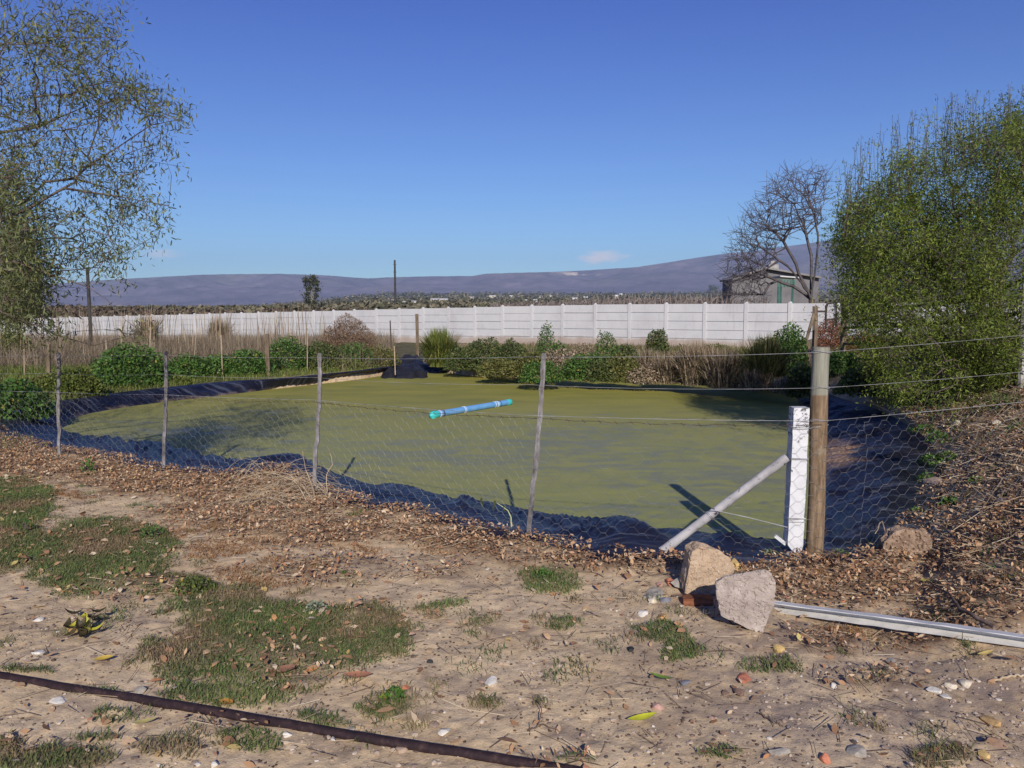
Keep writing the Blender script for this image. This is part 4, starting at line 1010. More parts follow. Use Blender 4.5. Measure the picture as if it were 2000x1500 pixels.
P = scatter(9000, bankd, (1.5, 12, 3.6, 14), 25, lambda x, y: outside(x, y, .1)); crumbs('bank_clods', P, .006, .045, simple('bank_earth', [(.3, L(.07, .045, .032)), (.5, L(.16, .11, .08)), (.7, L(.27, .19, .14))], 6, 6, .95, .1, (40, .5, .01)), 'clods and stones lying on the sloping right bank', 26, lambda r_, n: r_.random(n), .9)
P = scatter(4000, bankd, (1.5, 12, 3.6, 14), 27, lambda x, y: outside(x, y, .1)); leaf_stuff('bank_litter', P, .010, .038, (.2, .55), m_litter, 'dry leaves and weed scraps on the right bank', lambda r_, n: np.clip(r_.beta(2.2, 2.2, n), 0, 1), 28, .02, .7, .05)
# small twigs and straw
def straws(name, P, lmin, lmax, rad, mat, label, seed, vals, up=.12):
    r_ = np.random.default_rng(seed); n = len(P); ln = r_.uniform(lmin, lmax, n) / 2; a = r_.uniform(0, 6.3, n); t = r_.normal(0, up, n)
    d = np.stack([np.cos(a) * np.cos(t), np.sin(a) * np.cos(t), np.sin(t)], 1) * ln[:, None]
    c = np.column_stack([P, gz(P[:, 0], P[:, 1]) + .008 + .03 * litter_d(P[:, 0], P[:, 1]) + np.abs(d[:, 2])])
    s = np.stack([-np.sin(a), np.cos(a), 0 * a], 1) * rad; u = np.array([0, 0, rad])
    V = np.stack([c - d + s, c - d - s, c - d + u * 1.6, c + d + s * .6, c + d - s * .6, c + d + u * 1.2], 1)
    b0 = np.arange(n)[:, None] * 6; v = vals(r_, n); b = MB(); b.add(V.reshape(-1, 3), b0 + np.array([0, 3, 5, 2]), v); b.f.append(b0 + np.array([2, 5, 4, 1])); b.a.append(v)
    o = b.build(name, mat); tag(o, label, kind='stuff')
m_strawv = leafm('straw_mix', [(0, L(.06, .04, .028)), (.4, L(.20, .14, .09)), (.75, L(.36, .27, .18)), (1, L(.5, .42, .3))], .1, .8, .15)
P = scatter(8500, lambda x, y: .10 + .9 * litter_d(x, y), BX, 31, lambda x, y: outside(x, y)); straws('twigs', P, .03, .16, .0016, m_strawv, 'fine dry twigs and straw in the litter', 32, lambda r_, n: r_.random(n))
P = scatter(2600, bankd, (1.5, 12, 3.6, 12), 33, lambda x, y: outside(x, y, .05)); straws('bank_twigs', P, .06, .3, .0025, m_strawv, 'dry stalks lying on the right bank', 34, lambda r_, n: r_.random(n), .3)
# low green mats
def blades(P, lmin, lmax, wd, lean, seed, vals, zf=None, tri=True):
    r_ = np.random.default_rng(seed); n = len(P); ln = r_.uniform(lmin, lmax, n); a = r_.uniform(0, 6.3, n); t = np.clip(r_.normal(lean[0], lean[1], n), .02, 1.5)
    z = (gz(P[:, 0], P[:, 1]) if zf is None else zf); c = np.column_stack([P[:, :2], z])
    d1 = np.stack([np.cos(a) * np.sin(t * .6), np.sin(a) * np.sin(t * .6), np.cos(t * .6)], 1) * (ln * .55)[:, None]; d2 = np.stack([np.cos(a) * np.sin(t * 1.3), np.sin(a) * np.sin(t * 1.3), np.cos(t * 1.3)], 1) * (ln * .45)[:, None]
    b_ = a + r_.normal(1.57, .5, n); s = np.stack([np.cos(b_), np.sin(b_), 0 * a], 1) * (wd * r_.uniform(.6, 1.3, n))[:, None] / 2
    V = np.stack([c - s * .7, c + s * .7, c + d1 + s, c + d1 - s, c + d1 + d2], 1); b0 = np.arange(n)[:, None] * 5
    return V.reshape(-1, 3), b0 + np.array([0, 1, 2, 3]), b0 + np.array([3, 2, 4]), vals(r_, n)
def blade_obj(name, parts, mat, label, kind='stuff', cat=None, origin=None, parent=None, group=None):
    b = MB()
    for V, f1, f2, v in parts:
        base = b.n; b.add(V, f1, v); b.f.append(f2 + base); b.a.append(v)
    o = b.build(name, mat, origin=origin, parent=parent)
    if parent is None: tag(o, label, cat, group, kind)
    return o
m_mat = leafm('weed_mat', [(0, L(.26, .18, .11)), (.15, L(.21, .17, .085)), (.36, L(.155, .155, .065)), (.65, L(.10, .125, .045)), (.88, L(.085, .145, .04)), (1, L(.17, .2, .07))], .2, .65, .2)
P = scatter(120000, green_d, BX, 41, lambda x, y: outside(x, y))
gv = fbm(P[:, 0] * 2.5, P[:, 1] * 2.5, 0, 3, 92)
r_ = np.random.default_rng(42)
blade_obj('weed_mats', [blades(P, .012, .046, .0042, (.95, .45), 43, lambda q, n: np.clip((gv - .5) * 2.2 + .60 + q.normal(0, .2, n), 0, 1))], m_mat, 'low mats of small green and olive weeds on the sand')
# sparse tufts
tc_ = scatter(330, lambda x, y: .5 * np.ones_like(x) * (fbm(x * 1.3, y * 1.3, 0, 2, 57) > .45), BX, 44, lambda x, y: outside(x, y, .1))
P = np.repeat(tc_, 55, 0) + r_.normal(0, 1, (len(tc_) * 55, 2)) * np.repeat(r_.uniform(.015, .055, len(tc_)), 55)[:, None]; tv = np.repeat(r_.random(len(tc_)), 55)
blade_obj('weed_tufts', [blades(P, .012, .045, .004, (.8, .4), 45, lambda q, n: np.clip(tv * .8 + q.normal(0, .15, n), 0, 1))], m_mat, 'tiny scattered weed tufts on bare sand')
# reddish dry spreading weeds
m_red = leafm('red_dry_weed', [(0, L(.12, .065, .035)), (.5, L(.28, .14, .06)), (1, L(.40, .24, .11))], .1, .8, .15)
RB = [(1700, 1150, 110, 30, 1), (1640, 1120, 60, 20, .8), (460, 1040, 80, 24, .9), (600, 1050, 90, 24, .8), (400, 1100, 50, 14, .8), (150, 960, 60, 16, .8), (700, 1080, 60, 14, .6), (1650, 1240, 80, 16, .8), (1180, 1060, 60, 16, .9), (300, 930, 160, 24, .7), (480, 1000, 150, 40, .6), (700, 1040, 140, 30, .6), (900, 1060, 100, 24, .6), (1900, 1180, 140, 50, .6), (540, 1120, 120, 30, .6), (1800, 1250, 120, 30, .6), (430, 1060, 120, 40, .5), (560, 955, 60, 20, .8), (240, 910, 60, 14, .8), (810, 985, 40, 16, .8)]
P = scatter(42000, lambda x, y: blob(*proj(x, y, 0 * x), RB) * sstep(.35, .55, fbm(x * 6, y * 6, 0, 3, 93)), BX, 46, lambda x, y: outside(x, y))
blade_obj('dry_weeds', [blades(P, .012, .045, .0035, (1.1, .35), 47, lambda q, n: q.beta(2, 2, n))], m_red, 'rust coloured dry creeping weeds among the litter')

P = scatter(5000, lambda x, y: bankd(x, y) * sstep(.55, .66, fbm(x * 2.2, y * 2.2, 0, 3, 97)), (1.5, 12, 3.6, 14), 51, lambda x, y: outside(x, y, .05))
blade_obj('bank_greens', [blades(P, .02, .07, .008, (.8, .4), 52, lambda q, n: q.uniform(.5, 1, n))], m_mat, 'patches of low green weeds creeping over the right bank')

# ------------------------------------------------------------------ trees and bushes
def seg_tubes(P, par, rad, k=4):
    e = np.arange(len(P)); e = e[par >= 0]; a, c = P[par[e]], P[e]; ra, rc = np.minimum(rad[par[e]], rad[e] * 1.6), rad[e]
    d = c - a; ln = np.linalg.norm(d, axis=1); ok = ln > 1e-5; a, c, ra, rc, d, ln = a[ok], c[ok], ra[ok], rc[ok], d[ok], ln[ok]
    d /= ln[:, None]; ref = np.where(np.abs(d[:, 2:3]) < .9, np.array([[0, 0, 1.]]), np.array([[1., 0, 0]]))
    x = np.cross(ref, d); x /= np.linalg.norm(x, axis=1)[:, None]; y = np.cross(d, x); n = len(a); V = []
    for end, r in ((a - d * ra[:, None] * .3, ra), (c, rc)):
        for q in range(k):
            t = 2 * np.pi * q / k; V.append(end + r[:, None] * (math.cos(t) * x + math.sin(t) * y))
    V = np.stack(V, 1); b0 = np.arange(n)[:, None] * 2 * k
    F = np.concatenate([b0 + np.array([q, (q + 1) % k, k + (q + 1) % k, k + q]) for q in range(k)])
    return V.reshape(-1, 3), F
def mst(limbs, targets, seed, step=.22, sag=0., tip=.0022, expo=.45, lim_r=None):
    r_ = np.random.default_rng(seed); P = [np.array(limbs[0][0], float)]; par = [-1]
    for ln in limbs:
        ln = np.array(ln, float); A = np.array(P); s = int(np.argmin(((A - ln[0])**2).sum(1))); cur = s
        for i in range(len(ln) - 1):
            m = max(1, int(np.linalg.norm(ln[i + 1] - ln[i]) / step))
            for q in range(1, m + 1):
                P.append(ln[i] + (ln[i + 1] - ln[i]) * q / m + r_.normal(0, .012 + .04 * step, 3)); par.append(cur); cur = len(P) - 1
    cap = len(P) + len(targets) * 14; A = np.zeros((cap, 3)); A[:len(P)] = P; n = len(P); par = par + [0] * (cap - n); base = A[0]
    depth = np.zeros(cap); 
    for i in range(1, n): depth[i] = depth[par[i]] + np.linalg.norm(A[i] - A[par[i]])
    order = np.argsort(np.linalg.norm(targets - base, axis=1)); tips = []
    for t in targets[order]:
        d = np.linalg.norm(A[:n] - t, axis=1); s = int(np.argmin(d + .18 * depth[:n])); L0 = d[s]; m = int(np.clip(L0 / step, 1, 12)); cur = s
        pd_ = A[s] - A[par[s]] if par[s] >= 0 else np.array([0, 0, 1.]); pd_ = pd_ / (np.linalg.norm(pd_) + 1e-6) * L0 * .35
        for q in range(1, m + 1):
            u = q / m; p = A[s] * (1 - u)**2 + 2 * u * (1 - u) * (A[s] + pd_ + (t - A[s]) * .3) + t * u * u; p = p + r_.normal(0, .03 * step, 3) * (q < m); p[2] -= sag * math.sin(u * 3.1) * L0
            A[n] = p; par[n] = cur; depth[n] = depth[cur] + L0 / m; cur = n; n += 1
        tips.append(cur)
    A = A[:n]; par = np.array(par[:n]); cnt = np.zeros(n); cnt[tips] = 1
    for i in range(n - 1, 0, -1): cnt[par[i]] += cnt[i]
    rad = tip * np.maximum(cnt, .5) ** expo
    return A, par, rad, np.array(tips)
def D3(px, py, Y): return np.stack([np.array(D(a, b, c)) for a, b, c in zip(np.atleast_1d(px), np.atleast_1d(py), np.atleast_1d(Y))])
def blobpts(BL, seed, Y0, sY, dens=1.0):
    r_ = np.random.default_rng(seed); out = []
    for (cx, cy, rx, ry, n) in BL:
        n = int(n * dens); u = np.clip(r_.normal(0, .48, (n, 2)), -1.05, 1.05); out.append(D3(cx + u[:, 0] * rx, cy + u[:, 1] * ry, Y0 + r_.normal(0, sY, n)))
    return np.concatenate(out)
def leaves_at(T, per, spread, lmin, lmax, asp, seed, droop=.6, vf=None):
    r_ = np.random.default_rng(seed); C = np.repeat(T, per, 0); n = len(C); C = C + r_.normal(0, 1, (n, 3)) * np.asarray(spread); ln = r_.uniform(lmin, lmax, n); wd = ln * r_.uniform(*asp, n)
    V, F = quads(C, ln, wd, r_.uniform(0, 6.3, n), r_.normal(-droop, .5, n) * np.sign(r_.normal(0, 1, n)), r_.normal(0, .9, n), r_.uniform(-.3, .5, n))
    tv = np.repeat(np.random.default_rng(seed + 1).random(len(T)), per); v = np.clip(.55 * tv + .45 * r_.random(n), 0, 1) if vf is None else vf(C, tv, r_)
    return V, F, v
def add_leaves(b, res):
    V, F, v = res; base = b.n; b.add(V, F[0], v)
    for f in F[1:]: b.f.append(f + base); b.a.append(v)
m_bark = simple('tree_bark', [(.3, L(.06, .045, .035)), (.5, L(.13, .10, .08)), (.7, L(.22, .18, .15))], 12, 6, .9, .15, (30, .6, .01), (1, 1, .3))
m_twig = simple('twig_bark', [(.3, L(.06, .045, .038)), (.7, L(.15, .115, .10))], 6, 4, .85, .2)
m_lt = leafm('willow_leaves', [(0, L(.045, .06, .025)), (.3, L(.09, .105, .04)), (.55, L(.14, .155, .055)), (.8, L(.17, .21, .085)), (1, L(.33, .29, .08))], .3, .5, .35)
def left_tree():
    b0 = np.array([-7.3, 7.0, float(gz(-7.3, 7.0)) - .1])
    root = thing('willow_tree', b0, 'tall sparse willow hanging into the picture at the left edge, leaves against the sky', 'tree')
    f = np.array([-6.7, 6.8, 1.9]); limbs = [[b0, b0 + [.15, 0, .8], f], [f] + [D(x, y, 6.6) for x, y in ((-250, 520), (0, 405), (140, 350), (220, 288), (290, 245), (360, 233))],
       [f] + [D(x, y, 6.2) for x, y in ((-150, 480), (50, 412), (130, 372), (230, 385), (330, 398))], [f] + [D(x, y, 7.0) for x, y in ((-200, 360), (0, 256), (70, 238), (160, 212))],
       [f] + [D(x, y, 7.0) for x, y in ((-250, 300), (-100, 200), (20, 90), (85, 0), (120, -90))], [f] + [D(x, y, 6.0) for x, y in ((-150, 500), (30, 515), (110, 540), (170, 556), (222, 578), (252, 622))],
       [f, [-6.6, 5.4, 4.5], [-5.4, 4.6, 6]], [f, [-7.4, 6, 4.0], [-8, 5.5, 6]], [f, [-6.0, 4.8, 3.0], [-4.6, 4.3, 3.6]]]
    BL = [(40, 70, 130, 90, 130), (150, 90, 90, 90, 120), (230, 60, 30, 50, 12), (60, 220, 130, 90, 150), (20, 360, 70, 90, 230), (25, 470, 66, 80, 340), (45, 560, 58, 60, 320), (25, 600, 60, 40, 200), (200, 190, 80, 60, 70), (265, 175, 45, 30, 36), (315, 215, 40, 26, 30), (355, 232, 10, 10, 7),
          (140, 320, 120, 70, 80), (230, 340, 100, 60, 42), (300, 300, 50, 40, 14), (250, 420, 90, 50, 40), (130, 450, 90, 60, 55), (170, 500, 70, 40, 34), (225, 505, 26, 20, 16), (110, 540, 60, 40, 22), (250, 400, 20, 18, 10), (60, 640, 55, 22, 16), (105, 655, 40, 14, 12), (265, 655, 30, 25, 10), (240, 540, 20, 12, 4), (345, 300, 30, 30, 4), (290, 470, 40, 30, 7)]
    T = blobpts(BL, 101, 6.6, .55)
    r_ = np.random.default_rng(102); ex = r_.normal(0, 1, (700, 3)) * [1.15, 1.1, 1.15] + [-6.4, 5.9, 4.2]; ex = ex[(ex[:, 2] > 1.6)]
    px_, py_ = proj(ex[:, 0], ex[:, 1], ex[:, 2]); ex = ex[(px_ < 60) | (py_ < -40)]
    ex2 = r_.normal(0, 1, (190, 3)) * [1.0, .5, .35] + [-4.5, 4.4, 3.75]; px_, py_ = proj(ex2[:, 0], ex2[:, 1], ex2[:, 2]); ex2 = ex2[(px_ < 10) | (py_ < -60)]
    T = np.concatenate([T, ex, ex2])
    A, par, rad, tips = mst(limbs, T, 103, .2, .05, .0013, .43)
    b = MB(); V, F = seg_tubes(A, par, rad); b.add(V, F); 
    b.build('limbs', m_bark, root, smooth=True)
    b = MB(); b.tube([b0, b0 + [.02, 0, .3], b0 + [.15, 0, .9], f - [0, 0, .1], f + [0, 0, .1]], [.2, .16, .14, .12, .09], 14); b.build('trunk', m_bark, root, smooth=True)
    b = MB(); add_leaves(b, leaves_at(A[tips], 14, (.055, .055, .075), .030, .062, (.14, .24), 104, .7)); b.build('crown', m_lt, root)
left_tree()
m_rt = leafm('shrub_leaves', [(0, L(.035, .055, .014)), (.3, L(.08, .115, .02)), (.55, L(.145, .19, .028)), (.8, L(.22, .27, .045)), (1, L(.33, .35, .09))], .3, .55, .3)
def right_shrub():
    b0 = np.array([6.1, 10.4, float(gz(6.1, 10.4)) - .1])
    root = thing('willow_shrub', b0, 'big dense olive green willow bush with thin upright twigs at the right edge', 'bush')
    limbs = [[b0, b0 + [0, 0, .5]]]
    for px, py in ((1680, 470), (1760, 380), (1850, 340), (1950, 300), (2050, 280), (1700, 600), (1960, 520), (1800, 500), (2080, 450)):
        t = D(px, py, 10.3 + random.uniform(-.6, .6)); m = (b0 + [0, 0, .3]) * .55 + t * .45 + np.array([0, 0, .25]); limbs.append([b0 + [random.uniform(-.2, .2), random.uniform(-.2, .2), .3], m, t])
    BL = [(1715, 430, 95, 90, 260), (1850, 400, 120, 120, 360), (1980, 350, 110, 120, 330), (1690, 530, 80, 90, 250), (1810, 540, 140, 120, 420), (1950, 560, 120, 120, 330), (1780, 660, 100, 70, 210), (1880, 700, 100, 80, 190), (1680, 610, 60, 50, 90),
          (1640, 470, 26, 60, 50), (1790, 760, 40, 50, 26), (1890, 740, 60, 40, 60), (2080, 480, 90, 200, 260), (1780, 325, 50, 26, 26), (1880, 280, 60, 30, 40), (1985, 250, 40, 40, 50), (1660, 420, 24, 26, 10), (2060, 230, 60, 60, 60), (1720, 700, 40, 30, 20), (1940,640,70,60,90)]
    BL += [(1700, 690, 50, 40, 60), (1760, 740, 50, 40, 80), (1850, 775, 60, 30, 90), (1955, 720, 60, 50, 130), (2030, 640, 50, 120, 120), (1700, 770, 50, 25, 40), (1960, 660, 50, 50, 60)]
    T = blobpts(BL, 111, 10.3, .62, 1.7); T = T[T[:, 2] > gz(T[:, 0], T[:, 1], False) + .12]; T = T[fbm(T[:, 0] * 1.9, T[:, 1] * 1.2, T[:, 2] * 1.9, 3, 640) > .43]; qx, qy = proj(T[:, 0], T[:, 1], T[:, 2]); jt = 26 * (fbm(T[:, 0] * 2.5, T[:, 1], T[:, 2] * 2.5, 3, 641) - .5) * 2
    T = T[(qy > np.interp(qx, [1600, 1640, 1700, 1780, 1860, 1940, 2010, 2200], [560, 420, 350, 300, 265, 225, 200, 160]) + jt) & (qx > np.interp(qy, [300, 420, 520, 620, 700, 800], [1720, 1640, 1622, 1634, 1690, 1760]) + jt)]; T = np.concatenate([T, T + np.random.default_rng(9).normal(0, .12, T.shape)])
    r_ = np.random.default_rng(115)
    A, par, rad, tips = mst(limbs, T, 112, .2, -.03, .0013, .48); rad = np.minimum(rad, .032)
    b = MB(); V, F = seg_tubes(A, par, rad); b.add(V, F)
    # whips above the crown
    W = []
    for i in range(130):
        px = r_.uniform(1640, 2060); top = np.interp(px, [1640, 1680, 1750, 1850, 1950, 2060], [330, 255, 220, 175, 170, 130]) + abs(r_.normal(0, 35)); bot = np.interp(px, [1640, 1750, 1850, 2060], [440, 340, 300, 240]) + 40
        Y = 10.3 + r_.normal(0, .5); P0, P1 = D(px + r_.normal(0, 8), bot, Y), D(px + r_.normal(4, 8), top, Y); n = 7; t = np.linspace(0, 1, n)[:, None]; Q = P0 * (1 - t) + P1 * t + r_.normal(0, .012, (n, 3)); b.tube(Q, np.linspace(.0045, .0018, n), 4, cap=False)
        k = r_.integers(8, 22); W.append(Q[0] + (Q[-1] - Q[0]) * r_.random((k, 1)) ** .8)
    b.build('stems', m_twig, root, smooth=True)
    b = MB(); add_leaves(b, leaves_at(A[tips], 20, (.06, .06, .075), .028, .056, (.17, .28), 113, .5)); add_leaves(b, leaves_at(np.concatenate(W), 2, (.02, .02, .02), .03, .05, (.16, .25), 114, -.8)); b.build('crown', m_rt, root)
right_shrub()
def bare_tree():
    Y = 33.; b0 = D(1596, 612, Y); b0[2] = float(gz(b0[0], Y)) ; root = thing('bare_tree', b0, 'leafless grey tree with spreading branches behind the white wall at right', 'tree')
    f = D(1585, 585, Y); limbs = [[b0, f]] + [[f] + [D(x, y, Y + dy) for x, y in pts] for dy, pts in ((0, [(1560, 530), (1530, 470), (1495, 440), (1450, 425)]), (.6, [(1585, 500), (1570, 440), (1550, 400), (1500, 360)]), (-.5, [(1600, 480), (1590, 420), (1575, 370), (1568, 335)]), (.3, [(1550, 560), (1500, 540), (1450, 520), (1425, 525)]),
       (1, [(1620, 500), (1640, 430), (1650, 380)]), (-1, [(1540, 520), (1480, 480), (1430, 465)]))]
    r_ = np.random.default_rng(121); n = 800; a = r_.uniform(math.pi * .45, math.pi * 1.08, n); q = r_.uniform(.35, 1, n) ** .6
    ry = np.where(a < math.pi / 2, 240, 235); px = 1590 + 175 * q * np.cos(a); py = 560 - 225 * q * np.sin(a) + r_.normal(0, 8, n)
    T = D3(px, np.minimum(py, 575), Y + r_.normal(0, 1.2, n)); A, par, rad, tips = mst(limbs, T, 122, .35, -.02, .0065, .42)
    # fine end twigs
    P2 = []; par2 = []; base = len(A)
    for t in tips:
        for _ in range(2):
            d = A[t] - A[par[t]]; d = d / (np.linalg.norm(d) + 1e-6) * .35 + r_.normal(0, .16, 3); P2.append(A[t] + d); par2.append(t)
    A = np.concatenate([A, P2]); par = np.concatenate([par, par2]); rad = np.concatenate([rad, np.full(len(P2), .0055)])
    b = MB(); V, F = seg_tubes(A, par, np.minimum(rad, .06)); b.add(V, F); b.build('branches', simple('dark_bark', [(.3, L(.05, .042, .045)), (.7, L(.13, .11, .11))], 4), root, smooth=True)
    b = MB(); b.tube([b0 - [0, 0, .2], (b0 + f) / 2, f], [.2, .15, .12], 10); b.build('trunk', m_bark, root, smooth=True)
bare_tree()

# bushes on the banks
GREEN = leafm('mallow_leaves', [(0, L(.03, .06, .014)), (.35, L(.06, .125, .025)), (.7, L(.095, .185, .035)), (.92, L(.13, .23, .05)), (1, L(.34, .28, .06))], .25, .5, .3)
DARK = leafm('dark_leaves', [(0, L(.035, .05, .018)), (.4, L(.075, .105, .032)), (.75, L(.115, .15, .045)), (1, L(.22, .16, .07))], .2, .6, .25)
OLIVE = leafm('olive_leaves', [(0, L(.06, .065, .02)), (.4, L(.12, .13, .035)), (.75, L(.18, .18, .055)), (1, L(.30, .24, .11))], .25, .6, .2)
LIME = leafm('lime_growth', [(0, L(.06, .08, .02)), (.4, L(.12, .16, .03)), (.75, L(.18, .21, .05)), (1, L(.3, .26, .09))], .25, .6, .2)
STRAW = leafm('dead_growth', [(0, L(0.078, 0.0585, 0.039)), (.35, L(0.195, 0.143, 0.0975)), (.65, L(0.351, 0.267, 0.182)), (.9, L(0.52, 0.416, 0.299)), (1, L(0.156, 0.169, 0.052))], .15, .8, .12)
MAUVE = leafm('dry_brush', [(0, L(.09, .068, .045)), (.4, L(.19, .145, .10)), (.75, L(.30, .24, .165)), (1, L(.44, .37, .26))], .2, .85, .1)
RUSTY = leafm('rusty_brush', [(0, L(0.0878, 0.0351, 0.0211)), (.5, L(0.229, 0.0913, 0.0491)), (1, L(0.386, 0.176, 0.0966))], .15, .85, .1)
REED = leafm('reed_leaves', [(0, L(0.14, 0.176, 0.0615)), (.4, L(0.281, 0.316, 0.123)), (.75, L(0.527, 0.51, 0.264)), (1, L(0.842, 0.737, 0.491))], .25, .6, .2)
def bush(px, py, w_, h_, mat, label, seed, leaf=.05, n=1500, cat='bush', name='bush', Y=None, asp=(.5, .9), blade=0, up=1.0, zb=None):
    if Y is None: g = GT(px, py)
    else: g = D(px, py, Y); g[2] = float(gz(g[0], g[1]))
    if zb is not None: g[2] = zb
    k = (g[1]) / FPX; big = 1.22 if g[1] > 12 else 1.0; rx, H = w_ * k * (1.12 if big > 1 else 1), 0; h_ = h_ * big; n = int(n * (2.1 if big > 1 else 1))
    top = D(px, py - h_, g[1])[2]; H = max(top - g[2], .06); r_ = np.random.default_rng(seed)
    root = thing(name, g, label, cat)
    d = r_.normal(0, 1, (n, 3)); d[:, 2] = np.abs(d[:, 2]); d /= np.linalg.norm(d, axis=1)[:, None]; q = (.45 + .55 * r_.random(n) ** .5) * (.78 + .42 * fbm(d[:, 0] * 2.2 + seed, d[:, 1] * 2.2, d[:, 2] * 2.2, 3, 500)[:n])
    C = g + d * q[:, None] * [rx, rx * .75, H * 1.05]
    b = MB()
    if blade:
        m = n; a = r_.uniform(0, 6.3, m); rr = r_.random(m) ** .6; P = np.stack([g[0] + np.cos(a) * rr * rx * .55, g[1] + np.sin(a) * rr * rx * .4], 1)
        V, f1, f2, v = blades(P, H * .35, H * 1.15, blade, (.42, .4), seed, lambda z, k_: z.random(k_), zf=np.maximum(gz(P[:, 0], P[:, 1]), g[2] - .05)); b.add(V, f1, v); b.f.append(f2); b.a.append(v)
    else:
        ln = r_.uniform(.6, 1.25, n) * leaf * (1 if mat is GREEN or big == 1 or leaf > .08 else 1.55); V, F = quads(C, ln, ln * r_.uniform(*asp, n), r_.uniform(0, 6.3, n), r_.normal(0, .8, n), r_.normal(0, .8, n), r_.uniform(-.2, .4, n)); add_leaves(b, (V, F, np.clip(r_.normal(.5, .24, n), 0, 1)))
    b.build('foliage', mat, root)
    b = MB(); 
    for i in range(14):
        dd = d[i] * [rx, rx * .7, H]; b.tube([g + dd * [.08, .08, 0], g + dd * [.45, .45, .6], g + dd * .92], [.006, .005, .003], 4, cap=False)
    b.build('stems', m_twig, root)
LB = [(1960, 800, 50, 34, DARK, 'dark weeds on the crest of the right bank under the wires', .03, 500),
 (1700, 770, 60, 50, DARK, 'dark leaf mass added as the deep shade below the willow bush', .05, 1600),  # this and the next: dark foliage put in to stand for shade
 (1780, 790, 50, 40, DARK, 'dark leaf mass added as shade at the right foot of the willow bush', .05, 1300),
 (30, 815, 78, 72, GREEN, 'bright green leafy bush by the left end of the pond, cut by the frame edge', .06, 2600),
 (255, 752, 74, 66, GREEN, 'big round bright green bush on the left bank between the first two droppers', .055, 3200),
 (140, 775, 62, 46, LIME, 'soft yellow green low bush on the left bank beside the big round bush', .04, 2200),
 (95, 770, 50, 30, OLIVE, 'olive low bush at the left above the pond corner', .04, 1400),
 (368, 738, 44, 36, GREEN, 'first small dark green bush right of the second dropper on the left bank', .055, 1500),
 (425, 735, 40, 34, GREEN, 'middle one of three small green bushes on the left bank', .055, 1300),
 (484, 733, 48, 40, GREEN, 'third small green bush, left of the old stake on the bank', .055, 1700),
 (335, 750, 40, 16, LIME, 'yellow green ground plant at the liner edge right of the second dropper', .035, 900),
 (562, 723, 46, 54, GREEN, 'green bush right of the old stake on the left bank', .05, 2000),
 (628, 722, 44, 46, DARK, 'dull green bush behind the third dropper', .045, 1700),
 (690, 718, 46, 40, GREEN, 'green bush in front of the brown dome shaped bush', .045, 1700),
 (738, 716, 40, 34, OLIVE, 'olive scrubby bush beside the black plastic hump', .04, 1300),
 (650, 722, 60, 20, LIME, 'low yellow green growth along the far liner edge', .035, 1200),
 (25, 700, 40, 44, OLIVE, 'olive bush in front of the wall at the far left', .06, 900),
 (885, 712, 24, 36, OLIVE, 'olive weed right of the pale reed clump', .04, 700),
 (945, 722, 46, 50, DARK, 'dark green bush on the far bank, first one right of the rubble', .04, 2200),
 (1000, 728, 42, 50, DARK, 'dark green bush on the far bank left of the tall green weed', .04, 2200),
 (1040, 735, 36, 40, OLIVE, 'olive bush right behind the top of the bent dropper', .04, 1400),
 (1066, 712, 20, 66, GREEN, 'tall pointed green weed against the white wall', .045, 900),
 (1092, 712, 20, 36, GREEN, 'short green weed leaning on the tall pointed one', .045, 600),
 (1095, 738, 44, 46, STRAW, 'brown dried weed clump at the far water edge below the tall pointed weed', .035, 1700),
 (1140, 742, 46, 40, GREEN, 'spreading green weed at the far water edge', .05, 1500),
 (1140, 715, 40, 34, STRAW, 'brown seedy weed below the white wall', .03, 1100),
 (1184, 722, 26, 60, GREEN, 'upright green weed with a thin tip in front of the wall', .045, 900),
 (1220, 715, 32, 34, DARK, 'dark green weed left of the compact round bush', .04, 1100),
 (1215, 745, 40, 44, OLIVE, 'olive weeds at the far water edge below the dark weed', .04, 1500),
 (1283, 707, 24, 54, DARK, 'compact dark green bush with a pointed top against the wall', .045, 1500),
 (1262, 748, 36, 30, STRAW, 'small dead clump at the water edge below the compact bush', .035, 1000),
 (1400, 705, 40, 26, OLIVE, 'olive green patch of weeds high on the far bank', .04, 1000),
 (1455, 745, 40, 50, OLIVE, 'olive bush at the far bank near the right corner', .04, 1500),
 (1537, 742, 44, 84, GREEN, 'large bright green bush in the far right corner of the pond', .05, 3000),
 (1565, 775, 28, 50, DARK, 'dark green trailing weed left of the timber pole', .05, 900),
 (905, 722, 34, 34, DARK, 'low dark bush between the reed clump and the bigger dark bushes', .04, 1500),
 (975, 735, 40, 30, OLIVE, 'low olive weeds at the water in front of the two dark bushes', .04, 1400),
 (1330, 720, 36, 36, OLIVE, 'olive weeds right of the compact pointed bush', .04, 1400),
 (1375, 722, 40, 34, STRAW, 'seedy brown weed heads behind the tallest dead clump', .035, 1500),
 (1178, 745, 34, 40, DARK, 'dark weeds at the far water edge below the upright weed', .04, 1500),
 (1500, 715, 40, 44, OLIVE, 'olive bush behind the striped reeds in the right corner', .045, 1700),
 (1055, 745, 40, 34, GREEN, 'small green weed mass low behind the bent dropper', .045, 1400),
 (1640, 728, 42, 34, GREEN, 'green growth in shade just right of the timber pole', .05, 1300),
 (1622, 690, 32, 54, RUSTY, 'rust brown dead bush behind the top of the timber pole', .03, 2600),
 (1690, 690, 40, 34, RUSTY, 'second rust brown dead bush, against the old rail fence', .03, 1200)]
for i, q in enumerate(LB): bush(q[0], q[1], q[2], q[3], q[4], q[5], 600 + i, q[6], q[7], name='weed' if 'weed' in q[5] else 'bush', cat='weed' if 'weed' in q[5] else 'bush', asp=(.5, .9) if q[4] in (GREEN,) else (.3, .6))
